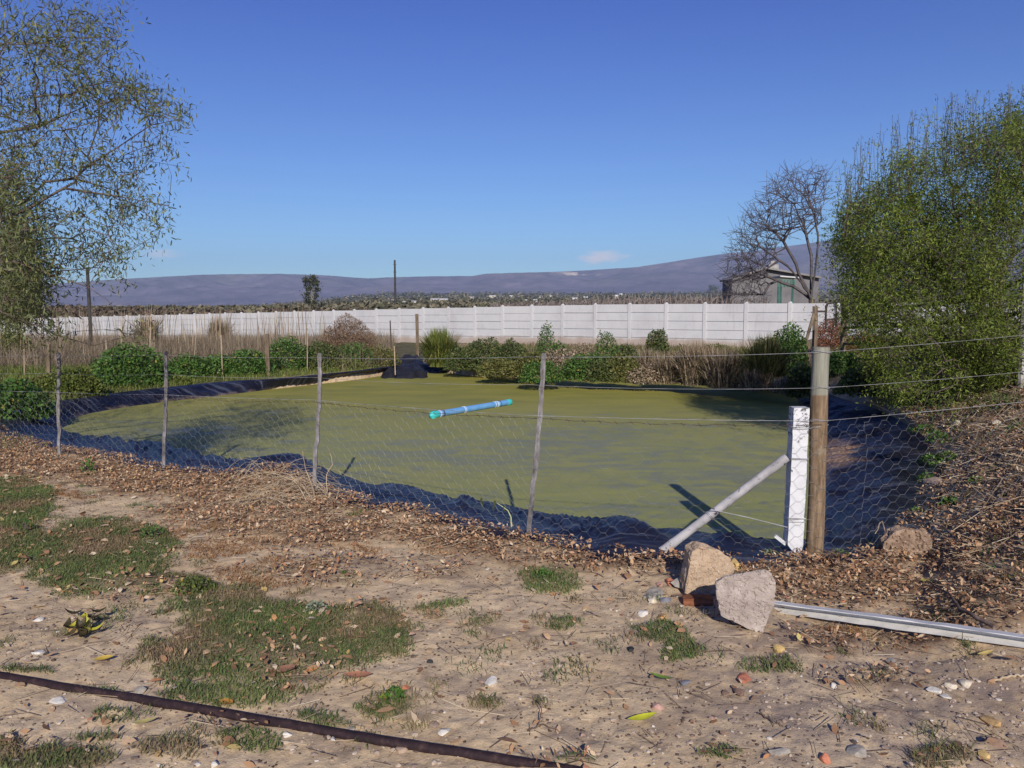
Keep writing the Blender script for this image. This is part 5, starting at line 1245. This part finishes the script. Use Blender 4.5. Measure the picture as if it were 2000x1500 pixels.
for i, q in enumerate([(857, 716, 30, 58, LIME, 'green striped reed clump by the far pond corner', 1300, .03), (1312, 748, 44, 50, STRAW, 'dead grass clump left of the two big dead clumps on the far bank', 900, .022), (1360, 752, 48, 66, STRAW, 'tallest dead grass clump on the far bank', 1300, .022),
    (1412, 756, 46, 60, STRAW, 'dead grass clump right of the tallest one', 1200, .022), (1495, 760, 40, 84, OLIVE, 'green and yellow reed clump beside the bright green corner bush', 800, .024), (1475, 762, 40, 34, STRAW, 'fallen pale reeds at the water edge in the right corner', 700, .022), (1265, 735, 30, 44, STRAW, 'thin dead reeds by the pointed compact bush', 400, .02),
    (1530, 768, 36, 26, STRAW, 'pale reeds drooping over the water beside the timber pole', 500, .022), (430, 672, 30, 44, STRAW, 'tuft of tall straw grass before the wall above the left bank', 500, .02), (290, 676, 26, 52, STRAW, 'tall yellow reed tuft before the wall left of the second dropper', 420, .025)]):
    bush(q[0], q[1], q[2], q[3], q[4], q[5], 700 + i, .05, q[6], cat='reeds', name='reed_clump', blade=q[7])
bush(680, 702, 54, 66, leafm('red_brown_brush', [(0, L(.11, .066, .042)), (.5, L(.24, .155, .10)), (1, L(.36, .26, .18))], .2, .85, .1), 'round brown dome shaped dry bush before the white wall', 760, .085, 6500, asp=(.10, .22), Y=24.5)
# near green plants
for i, q in enumerate([(1805, 845, 30, 16, 'green weed on the bank nearest the shaded liner corner', 260), (1832, 862, 26, 20, 'dark leafy weed on the bank right of the liner', 220), (1822, 905, 30, 18, 'green weed beside the widest bend of the liner', 260), (1848, 895, 22, 14, 'small green weed right of the weed at the bend', 160),
   (1808, 942, 20, 18, 'yellowish green weed beside the tan clod at the liner', 180), (1908, 945, 16, 10, 'lone green weed on the earthy bank', 120), (1855, 985, 20, 12, 'green weed on the bank above the earth clod', 140), (1790, 1005, 22, 12, 'low green weed where the liner turns', 160), (1988, 838, 18, 12, 'dark green weed on the bank at the frame edge', 130),
   (1500, 1090, 30, 18, 'grey green tuft at the foot of the white post', 160), (1640, 1090, 24, 10, 'low green weed right of the timber pole foot', 120), (172, 928, 16, 34, 'upright green weed by the leftmost dropper', 120), (300, 1050, 30, 26, 'dark green weed with brown stems on sand behind the grass mat', 260), (52, 1040, 18, 26, 'upright green weed at left edge of the sand', 140),
   (380, 1155, 44, 30, 'low plant with tiny yellow flowers behind the big grass mat', 700), (1060, 1130, 30, 12, 'faint green tuft between the litter and the open sand', 200), (620, 1195, 26, 14, 'silvery grey green rosette at the top of the grass mat', 200), (770, 1370, 26, 20, 'small grey green weed holding a yellow leaf', 160)]):
    m_ = {14: leafm('flowering', [(0, L(.05, .07, .02)), (.8, L(.12, .15, .04)), (.86, L(.6, .5, .03)), (1, L(.7, .6, .04))], .2), 16: leafm('silvery', [(0, L(.12, .15, .09)), (1, L(.32, .34, .24))], .2), 9: leafm('grey_green', [(0, L(.10, .14, .07)), (1, L(.22, .27, .15))], .2)}.get(i, GREEN)
    bush(q[0], q[1], q[2], q[3], m_, q[4], 800 + i, .022 if q[1] > 1000 or q[1] < 0 else .035, q[5], cat='weed', name='weed', asp=(.3, .6))
# ground cover on the banks
def bankcov(x, y): return sstep(.05, .3, sdist(x, y, LIP2[::2])) * (wall_d(x, y) < -.3)
def gcov(n, reg, seed, dens, l0, l1, wd, lean, mat, name, label, vals=lambda q, n: np.clip(q.normal(.5, .25, n), 0, 1)):
    r_ = np.random.default_rng(seed); out = []; g = 0
    while g < n:
        y = r_.uniform(reg[2], reg[3], 30000); x = r_.uniform(reg[0], reg[1], 30000); k = (np.abs(x) < y * .72 + 1); x, y = x[k], y[k]; k = r_.random(len(x)) < bankcov(x, y) * dens(x, y); out.append(np.stack([x[k], y[k]], 1)); g += k.sum()
        if len(out) > 40: break
    P = np.concatenate(out)[:n]; blade_obj(name, [blades(P, l0, l1, wd, lean, seed + 1, vals)], mat, label)
pj = lambda x, y: proj(x, y, 0 * x)
leftd = lambda x, y: (pj(x, y)[0] < 760) * 1.
gcov(26000, (-16, -2, 8.5, 24), 901, lambda x, y: (pj(x, y)[0] < 780) * sstep(24, 21, y) * sstep(8.5, 9.5, y), .04, .17, .012, (.7, .4), LIME, 'bank_grass', 'soft green grass and ground cover on the left bank')
gcov(16000, (-4, 9, 16, 34), 911, lambda x, y: (pj(x, y)[0] > 830) * .8, .05, .22, .014, (.85, .45), STRAW, 'bank_dead_grass', 'dead grass and weeds on the far bank')
gcov(9000, (-4, 9, 16, 30), 914, lambda x, y: (pj(x, y)[0] > 830) * sstep(.45, .6, fbm(x * .7, y * .7, 0, 2, 94)), .08, .30, .014, (.7, .45), OLIVE, 'bank_weeds', 'olive weeds filling between the bushes of the far bank')
gcov(42000, (-26, -1.5, 20, 40), 921, lambda x, y: (pj(x, y)[0] < 770) * sstep(20, 23, y) * sstep(.28, .55, fbm(x * .55, y * .55, 0, 3, 95)), .25, .85, .009, (.75, .5), MAUVE, 'dry_brush', 'brown leafless brush filling the ground before the wall at left', lambda q, n: np.clip(q.normal(.5, .22, n), 0, 1))
gcov(420, (-24, -4, 24, 44), 931, lambda x, y: (pj(x, y)[0] < 640) * 1., 1.3, 2.2, .022, (.12, .12), STRAW, 'tall_reeds', 'thin tall dry stalks standing before the wall at left')
gcov(7000, (2, 14, 7, 22), 941, lambda x, y: (pj(x, y)[0] > 1600) * (y > 9.5) * 1., .05, .25, .012, (.6, .35), DARK, 'shade_fill', 'dark weeds and leaf scraps added as shade under the willow bush')  # dark growth added to darken the ground where the willow's shadow falls
# rubble
r_ = np.random.default_rng(77)
P = np.stack([r_.normal(-1.05, .55, 260), r_.normal(25.0, .8, 260)], 1); crumbs('rubble', P, .03, .17, simple('rubble_mix', [(.3, L(.25, .18, .12)), (.6, L(.42, .33, .24))], 3, 5, .9), 'heap of tan rubble and clods below the white wall', 78, lambda q, n: q.random(n), .8)

# ------------------------------------------------------------------ stakes and the rail fence at the right
def stake(pts, Y, r, mat, label, sq=6):
    P = np.array([D(x, y, Y) for x, y in pts]); P[-1][2] = float(gz(P[-1][0], Y)) - .1; b = MB(); n = 8; t = np.linspace(0, len(P) - 1, n); Q = np.stack([np.interp(t, np.arange(len(P)), P[:, i]) for i in range(3)], 1); b.tube(Q, r, sq)
    o = b.build('stake', mat, smooth=False, origin=P[-1] + [0, 0, .1]); tag(o, label, 'stake')
m_ow = simple('old_wood', [(.3, L(.08, .055, .035)), (.5, L(.17, .125, .085)), (.7, L(.26, .20, .14))], 16, 6, .9, .15, None, (1, 1, .2))
stake([(521, 652), (524, 712)], 19.5, .05, m_ow, 'thick old brown stake among the bushes of the left bank')
stake([(814, 613), (816, 680)], 25.5, .055, m_ow, 'thick brown post sticking up before the wall above the black plastic')
stake([(762, 626), (765, 690)], 25, .02, m_rust, 'thin dark rod before the wall left of the thick brown post')
stake([(432, 655), (434, 720)], 19, .012, m_straw, 'thin pale rod on the left bank between two droppers')
stake([(207, 665), (209, 735)], 19, .012, m_straw, 'thin pale rod before the brush left of the big round bush')
stake([(600, 640), (600, 715)], 21, .012, m_straw, 'thin pale rod near the brown dome shaped bush')
stake([(94, 672), (95, 745)], 19.5, .05, m_ow, 'pale leaning stake in the brush at left')
stake([(106, 680), (118, 752)], 19.3, .02, m_ow, 'thin slanting pole beside the pale stake at left')
stake([(47, 682), (48, 750)], 19, .012, m_straw, 'thin pale rod at the far left of the bank')
stake([(770, 676), (772, 720)], 21, .015, m_straw, 'short pale peg at the edge of the black plastic')
def rails():
    P = [D(2000, 560, 9.6), D(1896, 600, 12.0), D(1648, 640, 17.0)]
    root = thing('rail_fence', (P[1][0], P[1][1], float(gz(P[1][0], P[1][1]))), 'old rail fence with pale posts and dark rails behind the willow bush', 'fence')
    mp = simple('pale_post', [(.3, L(.20, .18, .16)), (.5, L(.42, .40, .38)), (.7, L(.55, .53, .52))], 10, 6, .85, .2); md = simple('dark_rail', [(.3, L(.025, .018, .014)), (.7, L(.07, .05, .038))], 8, 5, .7, .3)
    tops = [490, 553, 580]; X = []
    for p, t, r in zip(P, tops, (.055, .06, .07)):
        x = p[0] + (.045 if t == 490 else 0); T = D(1000, t, p[1])[2]; g = float(gz(x, p[1])); X.append((x, p[1], g, T)); b = MB(); b.tube([[x, p[1], g - .1], [x, p[1], (g + T) / 2], [x, p[1], T]], r, 8); b.build('post', mp if t != 580 else m_ow, root)
    x4 = X[0][0] + .9; g4 = float(gz(x4, 5.6)); X = [(x4, 5.6, g4, g4 + 1.3)] + X; b = MB(); b.tube([[x4, 5.6, g4 - .1], [x4, 5.6, g4 + .6], [x4, 5.6, g4 + 1.3]], .055, 8); b.build('post', mp, root)
    for f in (.12, .33, .56, .8):
        for i in range(3):
            a, c = X[i], X[i + 1]; b = MB(); A = np.array([a[0], a[1] + .06, a[2] + (a[3] - a[2]) * f]); C = np.array([c[0], c[1] + .06, c[2] + (c[3] - c[2]) * f]); b.tube([A, (A + C) / 2 + [0, 0, -.02], C], .028, 8); b.build('rail', md, root, smooth=True)
    # gate end: old post with a brace
    Y = 18.5; b = MB(); p = [D(1592, 598, Y), D(1592, 640, Y), D(1590, 700, Y)]; b.tube(p, [.06, .06, .06], 7)
    r2 = thing('braced_post', (p[2][0], Y, float(gz(p[2][0], Y))), 'dark old post with a slanting brace and short rails before the white wall at right', 'post')
    b.build('post', m_ow, r2); b = MB(); b.tube([D(1590, 612, Y - .1), D(1567, 692, Y - .1)], .035, 6); b.build('brace', m_ow, r2)
    for pts in ([(1594, 608), (1612, 608)], [(1612, 625), (1615, 594), (1645, 588)], [(1612, 625), (1640, 622)], [(1613, 596), (1613, 640)], [(1633, 590), (1633, 640)]):
        b = MB(); b.tube([D(x, y, Y) for x, y in pts], .022, 6); b.build('rail', md, r2)
rails()

# ------------------------------------------------------------------ beyond the wall
def far_pt(px, py):
    for d in np.geomspace(70, 3600, 400):
        X = (px - 1000) / FPX * d; z = float(gz(X, d, False)); q = proj(np.array(X), np.array(d), np.array(z))[1]
        if q <= py: return np.array([X, d, z])
    return np.array([X, d, z])
FARL = leafm('far_tree_leaves', [(0, L(.03, .035, .02)), (.5, L(.06, .068, .035)), (1, L(.11, .11, .06))], .1, .7, .1)
def far_tree(px, py, wp, hp, label, seed, mat=FARL, d=None, n=350, name='distant_tree', cat='tree', group=None, shape=0, base=None):
    g = base if base is not None else (far_pt(px, py) if d is None else np.array([(px - 1000) / FPX * d, d, float(gz((px - 1000) / FPX * d, d, False))])); k = g[1] / FPX; top = D(px, py - hp, g[1])[2]; H = top - g[2]; W = wp * k
    root = thing(name, g, label, cat, group); r_ = np.random.default_rng(seed); b = MB(); b.tube([g - [0, 0, .3], g + [0, 0, H * .5], g + [0, 0, H * .8]], [W * .07, W * .05, W * .02], 6); b.build('trunk', m_bark, root)
    nb = 9; cz = r_.uniform(.35, .88, nb); cc = g + np.stack([r_.uniform(-.6, .6, nb) * W, r_.uniform(-.5, .5, nb) * W, cz * H], 1); q = r_.integers(0, nb, n); C = cc[q] + r_.normal(0, 1, (n, 3)) * [W * .22, W * .22, H * .11]; C[:, 2] = np.clip(C[:, 2], g[2] + H * .1, g[2] + H)
    ln = np.full(n, max(W, H * .4) * .14) * r_.uniform(.6, 1.3, n); V, F = quads(C, ln, ln * .6, r_.uniform(0, 6.3, n), r_.normal(0, .8, n), r_.normal(0, .8, n), r_.uniform(-.2, .2, n)); b = MB(); add_leaves(b, (V, F, r_.random(n))); b.build('crown', mat, root)
def eucalyptus():
    Y = 230.; px = 609; g = np.array([(px - 1000) / FPX * Y, Y, float(gz((px - 1000) / FPX * Y, Y, False))]); root = thing('eucalyptus_tree', g, 'tall ragged eucalyptus rising alone beyond the wall before the hills', 'tree'); r_ = np.random.default_rng(5)
    zt = D(px, 540, Y)[2]; b = MB(); m = simple('pale_bark', [(.3, L(.13, .12, .11)), (.7, L(.25, .23, .21))], 1)
    for dx, tx, ty in ((0, 612, 548), (.2, 600, 556), (-.1, 618, 560)): b.tube([g + [dx, 0, -.3], D(px + 1, 590, Y), D((px + tx) / 2, 572, Y), D(tx, ty, Y)], [.3, .26, .2, .08], 6)
    b.build('trunk', m, root); b = MB()
    for (x, y, rx, ry, n) in ((599, 549, 6, 7, 120), (611, 543, 5, 5, 90), (619, 553, 5, 5, 60), (603, 563, 6, 5, 70), (618, 565, 5, 5, 60), (599, 576, 6, 5, 60), (617, 578, 4, 5, 40), (604, 590, 9, 8, 160), (614, 592, 6, 7, 80), (611, 552, 5, 4, 40)):
        C = D3(x + r_.normal(0, rx * .55, n), y + r_.normal(0, ry * .55, n), Y + r_.normal(0, .8, n)); C = np.repeat(C, 3, 0) + r_.normal(0, .3, (3 * n, 3)); n = 3 * n; ln = r_.uniform(.3, .65, n); V, F = quads(C, ln, ln * .5, r_.uniform(0, 6.3, n), r_.normal(0, .8, n), r_.normal(0, .8, n), r_.uniform(-.2, .2, n)); add_leaves(b, (V, F, r_.random(n)))
    b.build('crown', FARL, root)
eucalyptus()
TR = [(655, 598, 8, 17, 'dark round tree right of the eucalyptus beyond the wall'), (668, 598, 7, 14, 'smaller tree touching the dark round tree beyond the wall'), (645, 600, 6, 11, 'low bushy tree just right of the eucalyptus'), (680, 598, 3, 7, 'tiny lone tree in a gap beyond the wall right of the round tree'),
 (546, 603, 3, 12, 'thin dark tree left of the eucalyptus beyond the wall'), (825, 586, 6, 14, 'dark tree above the second white house from the utility pole'), (902, 590, 6, 14, 'dark tree right of the long cream building'), (838, 590, 4, 6, 'small dark tree left of the long cream building'), (1187, 586, 10, 12, 'dark broad tree left of the bright white house'),
 (1245, 588, 10, 14, 'dark round tree beyond the trellised orchard, right of the white house'), (1290, 584, 9, 12, 'greyish tree above the middle of the trellises'), (1308, 586, 8, 13, 'darker tree beside the greyish tree above the trellises'), (1389, 578, 15, 19, 'dark domed tree left of the grey farm building'), (1150, 585, 5, 6, 'small tree between white houses beyond the wall'), (1210, 585, 5, 10, 'small dark tree right behind the bright white house'), (780, 596, 7, 8, 'dark bush right at the foot of the utility pole'), (730, 596, 12, 9, 'olive bush left of the utility pole beyond the wall'), (560, 602, 10, 5, 'low hedge like bush left of the eucalyptus'), (1005, 585, 6, 5, 'small low tree in front of the pale houses'), (955, 586, 5, 5, 'small low tree left of the pale houses')]
for i, q in enumerate(TR): far_tree(q[0], q[1] - 2, q[2], q[3], q[4], 1000 + i)
def house(px, py, wp, hp, label, wall_c, roof_c, group=None):
    g = far_pt(px, py + 1); k = g[1] / FPX; W, H = wp * k, hp * k; root = thing('distant_house', g, label, 'house', group); b = MB(); b.box(g + [0, 0, H * .3], (W, W * .5 + 2, H * .6 + .5)); b.build('wall', simple('house_wall', [(.3, L(*[c * .9 for c in wall_c])), (.7, L(*wall_c))], .3), root)
    b = MB(); y0 = W * .25 + 1.4; z0, z1 = g[2] + H * .62, g[2] + H; x0, x1 = g[0] - W * .53, g[0] + W * .53
    V = [[x0, g[1] - y0, z0], [x1, g[1] - y0, z0], [x1, g[1] + y0, z0], [x0, g[1] + y0, z0], [x0, g[1], z1], [x1, g[1], z1]]; b.add(V, [[0, 1, 5, 4], [2, 3, 4, 5]]); b.add(V, [[3, 0, 4], [1, 2, 5]]); b.build('roof', simple('house_roof', [(.3, L(*[c * .85 for c in roof_c])), (.7, L(*roof_c))], .3), root)
WH, CR, GR = (.62, .60, .58), (.58, .53, .42), (.36, .33, .32)
for q in [(769, 590, 7, 6, 'white shed just left of the utility pole beyond the wall', WH, GR), (791, 593, 7, 6, 'white house nearest right of the utility pole', WH, WH), (810, 591, 11, 5, 'low pale house second right of the utility pole', WH, GR), (859, 589, 32, 7, 'long cream building, the widest beyond the wall', CR, WH), (831, 592, 5, 4, 'tiny pale shed left of the long cream building', WH, GR),
  (922, 583, 10, 5, 'cream house right of the long cream building on the plain', CR, GR), (962, 581, 12, 5, 'cream topped house farther along the plain', CR, WH), (980, 581, 7, 4, 'small pale house between two cream houses', WH, WH), (1000, 581, 9, 5, 'white house near the centre of the plain', WH, WH), (1027, 589, 7, 5, 'white cottage low on the plain left of a pair', WH, WH), (1045, 590, 8, 6, 'white cottage with a peaked roof right of its neighbour', WH, WH),
  (1056, 581, 7, 4, 'small white house high on the plain above the peaked cottage', WH, GR), (1077, 579, 9, 4, 'pale low house high on the plain', CR, GR), (1122, 584, 10, 5, 'white house left one of a close pair', WH, GR), (1143, 583, 8, 5, 'white house right one of a close pair', WH, WH), (1203, 583, 8, 8, 'bright white square house beyond the wall', WH, WH), (1211, 576, 6, 4, 'small white house above the bright square one', WH, WH)]: house(*q)
# scrub and orchard beyond the wall
def scrub():
    r_ = np.random.default_rng(66); n = 5200; d = 75 * (2600 / 75) ** r_.random(n); px = r_.uniform(-150, 2150, n); X = (px - 1000) / FPX * d; z = gz(X, d, False); m = 10; k = .8 + d / 260
    C = np.repeat(np.stack([X, d, z], 1), m, 0); kk = np.repeat(k, m); C = C + r_.normal(0, 1, C.shape) * np.stack([kk * .9, kk * .9, kk * .22], 1); C[:, 2] += kk * .3; ln = kk * r_.uniform(.4, 1, n * m)
    V, F = quads(C, ln, ln * .6, r_.uniform(0, 6.3, n * m), r_.normal(0, .6, n * m), r_.normal(0, .6, n * m), r_.uniform(-.2, .2, n * m)); b = MB(); add_leaves(b, (V, F, np.repeat(r_.random(n), m) * .7 + .3 * r_.random(n * m)))
    o = b.build('scrub', leafm('far_scrub', [(0, L(0.06, 0.06, 0.0375)), (.4, L(0.112, 0.108, 0.0675)), (.7, L(0.18, 0.158, 0.105)), (1, L(0.3, 0.247, 0.165))], .1, .8, .1)); tag(o, 'grey green scrub and low trees covering the plain beyond the wall', kind='stuff')
    # hedge line just beyond the wall on the left
    n = 9000; px = r_.uniform(-60, 760, n); d = 95 + 30 * r_.random(n); X = (px - 1000) / FPX * d; h = np.interp(px, [-60, 100, 380, 560, 700, 760], [1.35, 1.2, 1.1, 1.15, 1.1, .8]) * (.65 + .6 * vnoise(px / 17, 0 * px, 0, 9)); z = gz(X, d, False) + r_.random(n) * h
    C = np.stack([X, d, z], 1); ln = r_.uniform(.3, .7, n); V, F = quads(C, ln, ln * .6, r_.uniform(0, 6.3, n), r_.normal(0, .8, n), r_.normal(0, .8, n), r_.uniform(-.2, .2, n)); b = MB(); add_leaves(b, (V, F, r_.random(n)))
    o = b.build('scrub', leafm('hedge', [(0, L(0.0525, 0.042, 0.03)), (.5, L(0.112, 0.0825, 0.063)), (1, L(0.195, 0.15, 0.105))], .1, .8, .1)); tag(o, 'dark brown scrub line just beyond the wall at left', kind='stuff')
    n = 16000; px = r_.uniform(960, 1500, n); d = r_.uniform(52, 75, n); X = (px - 1000) / FPX * d; g0 = gz(X, d, False); zt = EYE + np.interp(px, [960, 1060, 1200, 1300, 1500], [.42, .55, .75, .85, .85]) * d / 60; z = g0 + (zt - g0) * (.35 + .65 * r_.random(n)); C = np.stack([X, d, z], 1); ln = r_.uniform(.25, .6, n)
    V, F = quads(C, ln, ln * .12, r_.uniform(0, 6.3, n), r_.normal(0, 1.2, n), r_.normal(0, .8, n), r_.uniform(-.2, .2, n)); b = MB(); add_leaves(b, (V, F, r_.random(n)))
    o = b.build('orchard', leafm('bare_orchard', [(0, L(0.105, 0.0825, 0.075)), (.5, L(0.18, 0.15, 0.135)), (1, L(0.3, 0.255, 0.225))], .1, .8, .1)); tag(o, 'grey mass of leafless orchard trees beyond the wall', kind='stuff')
scrub()
def trellises():
    base = None; m = simple('trellis_wood', [(.3, L(0.105, 0.0825, 0.075)), (.7, L(0.255, 0.21, 0.188))], 2)
    for i, px in enumerate(range(1163, 1425, 20)):
        Y = 50.; x = (px - 1000) / FPX * Y; g = float(gz(x, Y, False)); T = D(px, 577, Y)[2]
        if base is None:
            g0 = np.array([x, Y, g]); base = thing('trellis', g0, 'grey wooden A shaped trellis end in the row beyond the white wall', 'trellis', 'trellis ends of the orchard row'); ms = []
            for s in (-1, 1):
                b = MB(); b.tube([g0 + [s * .5, 0, -.1], g0 + [s * .1, 0, T - g]], .035, 5); b.build('leg', m, base)
        else:
            c = base.copy(); COL.objects.link(c); c.location = (x, Y, g)
            for ch in [o for o in base.children]:
                q = ch.copy(); COL.objects.link(q); q.parent = c
trellises()
def farmhouse():
    Y = 55.; gx_ = (1500 - 1000) / FPX * Y; g = np.array([gx_, Y, float(gz(gx_, Y, False))]); root = thing('farm_building', g, 'grey gabled farm building behind the bare tree beyond the wall', 'building')
    mw = simple('grey_render', [(.3, L(.11, .105, .11)), (.7, L(.20, .19, .19))], .8, 6); mr = simple('grey_roof', [(.3, L(.16, .15, .145)), (.7, L(.26, .25, .24))], 1.5, 5)
    P = [D(1430, 548, Y), D(1492, 526, Y), D(1600, 545, Y)]; b = MB(); z0 = g[2] - .3
    fr = [[P[0][0], Y, z0], [P[2][0], Y, z0], [P[2][0], Y, P[2][2]], [P[1][0], Y, P[1][2]], [P[0][0], Y, P[0][2]]]; V = fr + [[x, y + 2.5, z] for x, y, z in fr]
    b.add(V, [[0, 1, 2, 3, 4]]); b.add(V, [[9, 8, 7, 6, 5]]); b.add(V, [[0, 4, 9, 5], [1, 6, 7, 2]]); b.build('wall', mw, root)
    b = MB()
    for a, c in ((P[0], P[1]), (P[1], P[2])):
        a = a + (a - c) * (.05 if a is P[0] else 0); V = [[a[0], Y - .4, a[2] + .03], [c[0], Y - .4, c[2] + .03], [c[0], Y + 2.9, c[2] + .03], [a[0], Y + 2.9, a[2] + .03]]; V += [[x, y, z + .12] for x, y, z in V]; b.add(V, [[0, 1, 2, 3], [7, 6, 5, 4], [0, 4, 5, 1], [1, 5, 6, 2], [2, 6, 7, 3], [3, 7, 4, 0]])
    b.build('roof', mr, root)
    b = MB(); c = D(1508, 524, Y + 2); b.box(c, (.7, .7, .5)); b.tube([c + [0, 0, .2], c + [0, 0, .5]], .2, 8); b.build('roof_vent', simple('vent', [(.3, L(.2, .19, .18)), (.7, L(.4, .38, .36))], 3), root)
    Y = 46.; g = D(1535, 592, Y); g[2] = float(gz(g[0], Y, False)); root = thing('water_stand', g, 'green metal stand with a small pale roof before the grey farm building', 'stand'); mg = simple('green_paint', [(.3, L(.03, .09, .07)), (.7, L(.07, .16, .13))], 2, 5, .5, .4)
    for px in (1521, 1526, 1549):
        for dy in (0, 1.2): b = MB(); p = D(px, 545, Y + dy); b.tube([[p[0], Y + dy, g[2] - .1], [p[0], Y + dy, p[2]]], .06, 6); b.build('leg', mg, root)
    b = MB(); a, c = D(1519, 560, Y - .03), D(1551, 547, Y - .03)
    for i in range(5): z = a[2] + (c[2] - a[2]) * i / 4; b.box(((a[0] + c[0]) / 2, Y - .05, z), (c[0] - a[0], .05, .06))
    for i in range(6): x = a[0] + (c[0] - a[0]) * i / 5; b.box((x, Y - .1, (a[2] + c[2]) / 2), (.05, .04, c[2] - a[2]))
    b.build('lattice', mg, root); b = MB(); q = D(1534, 542, Y + .6); b.box(q, (1.15, 1.7, .07), Matrix.Rotation(R(4), 3, 'Y')); b.build('roof', simple('pale_sheet', [(.3, L(.4, .42, .42)), (.7, L(.55, .56, .56))], 2), root)
farmhouse()
def pole(px, pt, pb, Y, r, label, name, cap=None):
    T = D(px, pt, Y); g = float(gz(T[0], Y, False)); b = MB(); b.tube([[T[0] + .02, Y, g - .2], [T[0], Y, (g + T[2]) / 2], [T[0] - .01, Y, T[2]]], [r * 1.25, r * 1.1, r], 8)
    root = thing(name, (T[0], Y, g), label, 'pole'); b.build('shaft', simple('dark_pole', [(.3, L(.03, .028, .028)), (.7, L(.07, .065, .06))], 3), root, smooth=True)
    if cap:
        for z in cap: b = MB(); b.tube([[T[0] - .3, Y - .05, T[2] - z], [T[0] + .3, Y - .05, T[2] - z]], .05, 5); b.build('insulator_arm', m_ow, root)
pole(771, 508, 600, 150, .17, 'tall thin utility pole beyond the wall near the centre', 'utility_pole', (.8, 2.2))
pole(171, 525, 660, 33, .065, 'dark leaning pole standing before the wall at left', 'pole')

# ------------------------------------------------------------------ air
def haze():
    me = bpy.data.meshes.new('haze'); bm = bmesh.new(); bmesh.ops.create_cube(bm, size=1)
    for v in bm.verts: v.co.x *= 20400; v.co.y *= 20400; v.co.z = v.co.z * 650 + 317
    bm.to_mesh(me); bm.free(); o = bpy.data.objects.new('haze', me); COL.objects.link(o); tag(o, 'thin blue haze in the air over the plain', kind='stuff')
    m = bpy.data.materials.new('haze_air'); m.use_nodes = True; n = m.node_tree; n.nodes.clear(); out = n.nodes.new('ShaderNodeOutputMaterial'); v = n.nodes.new('ShaderNodeVolumePrincipled'); v.inputs['Color'].default_value = (.50, .70, 1, 1); v.inputs['Density'].default_value = 9e-5; v.inputs['Anisotropy'].default_value = 0
    n.links.new(v.outputs[0], out.inputs['Volume']); me.materials.append(m)
haze()
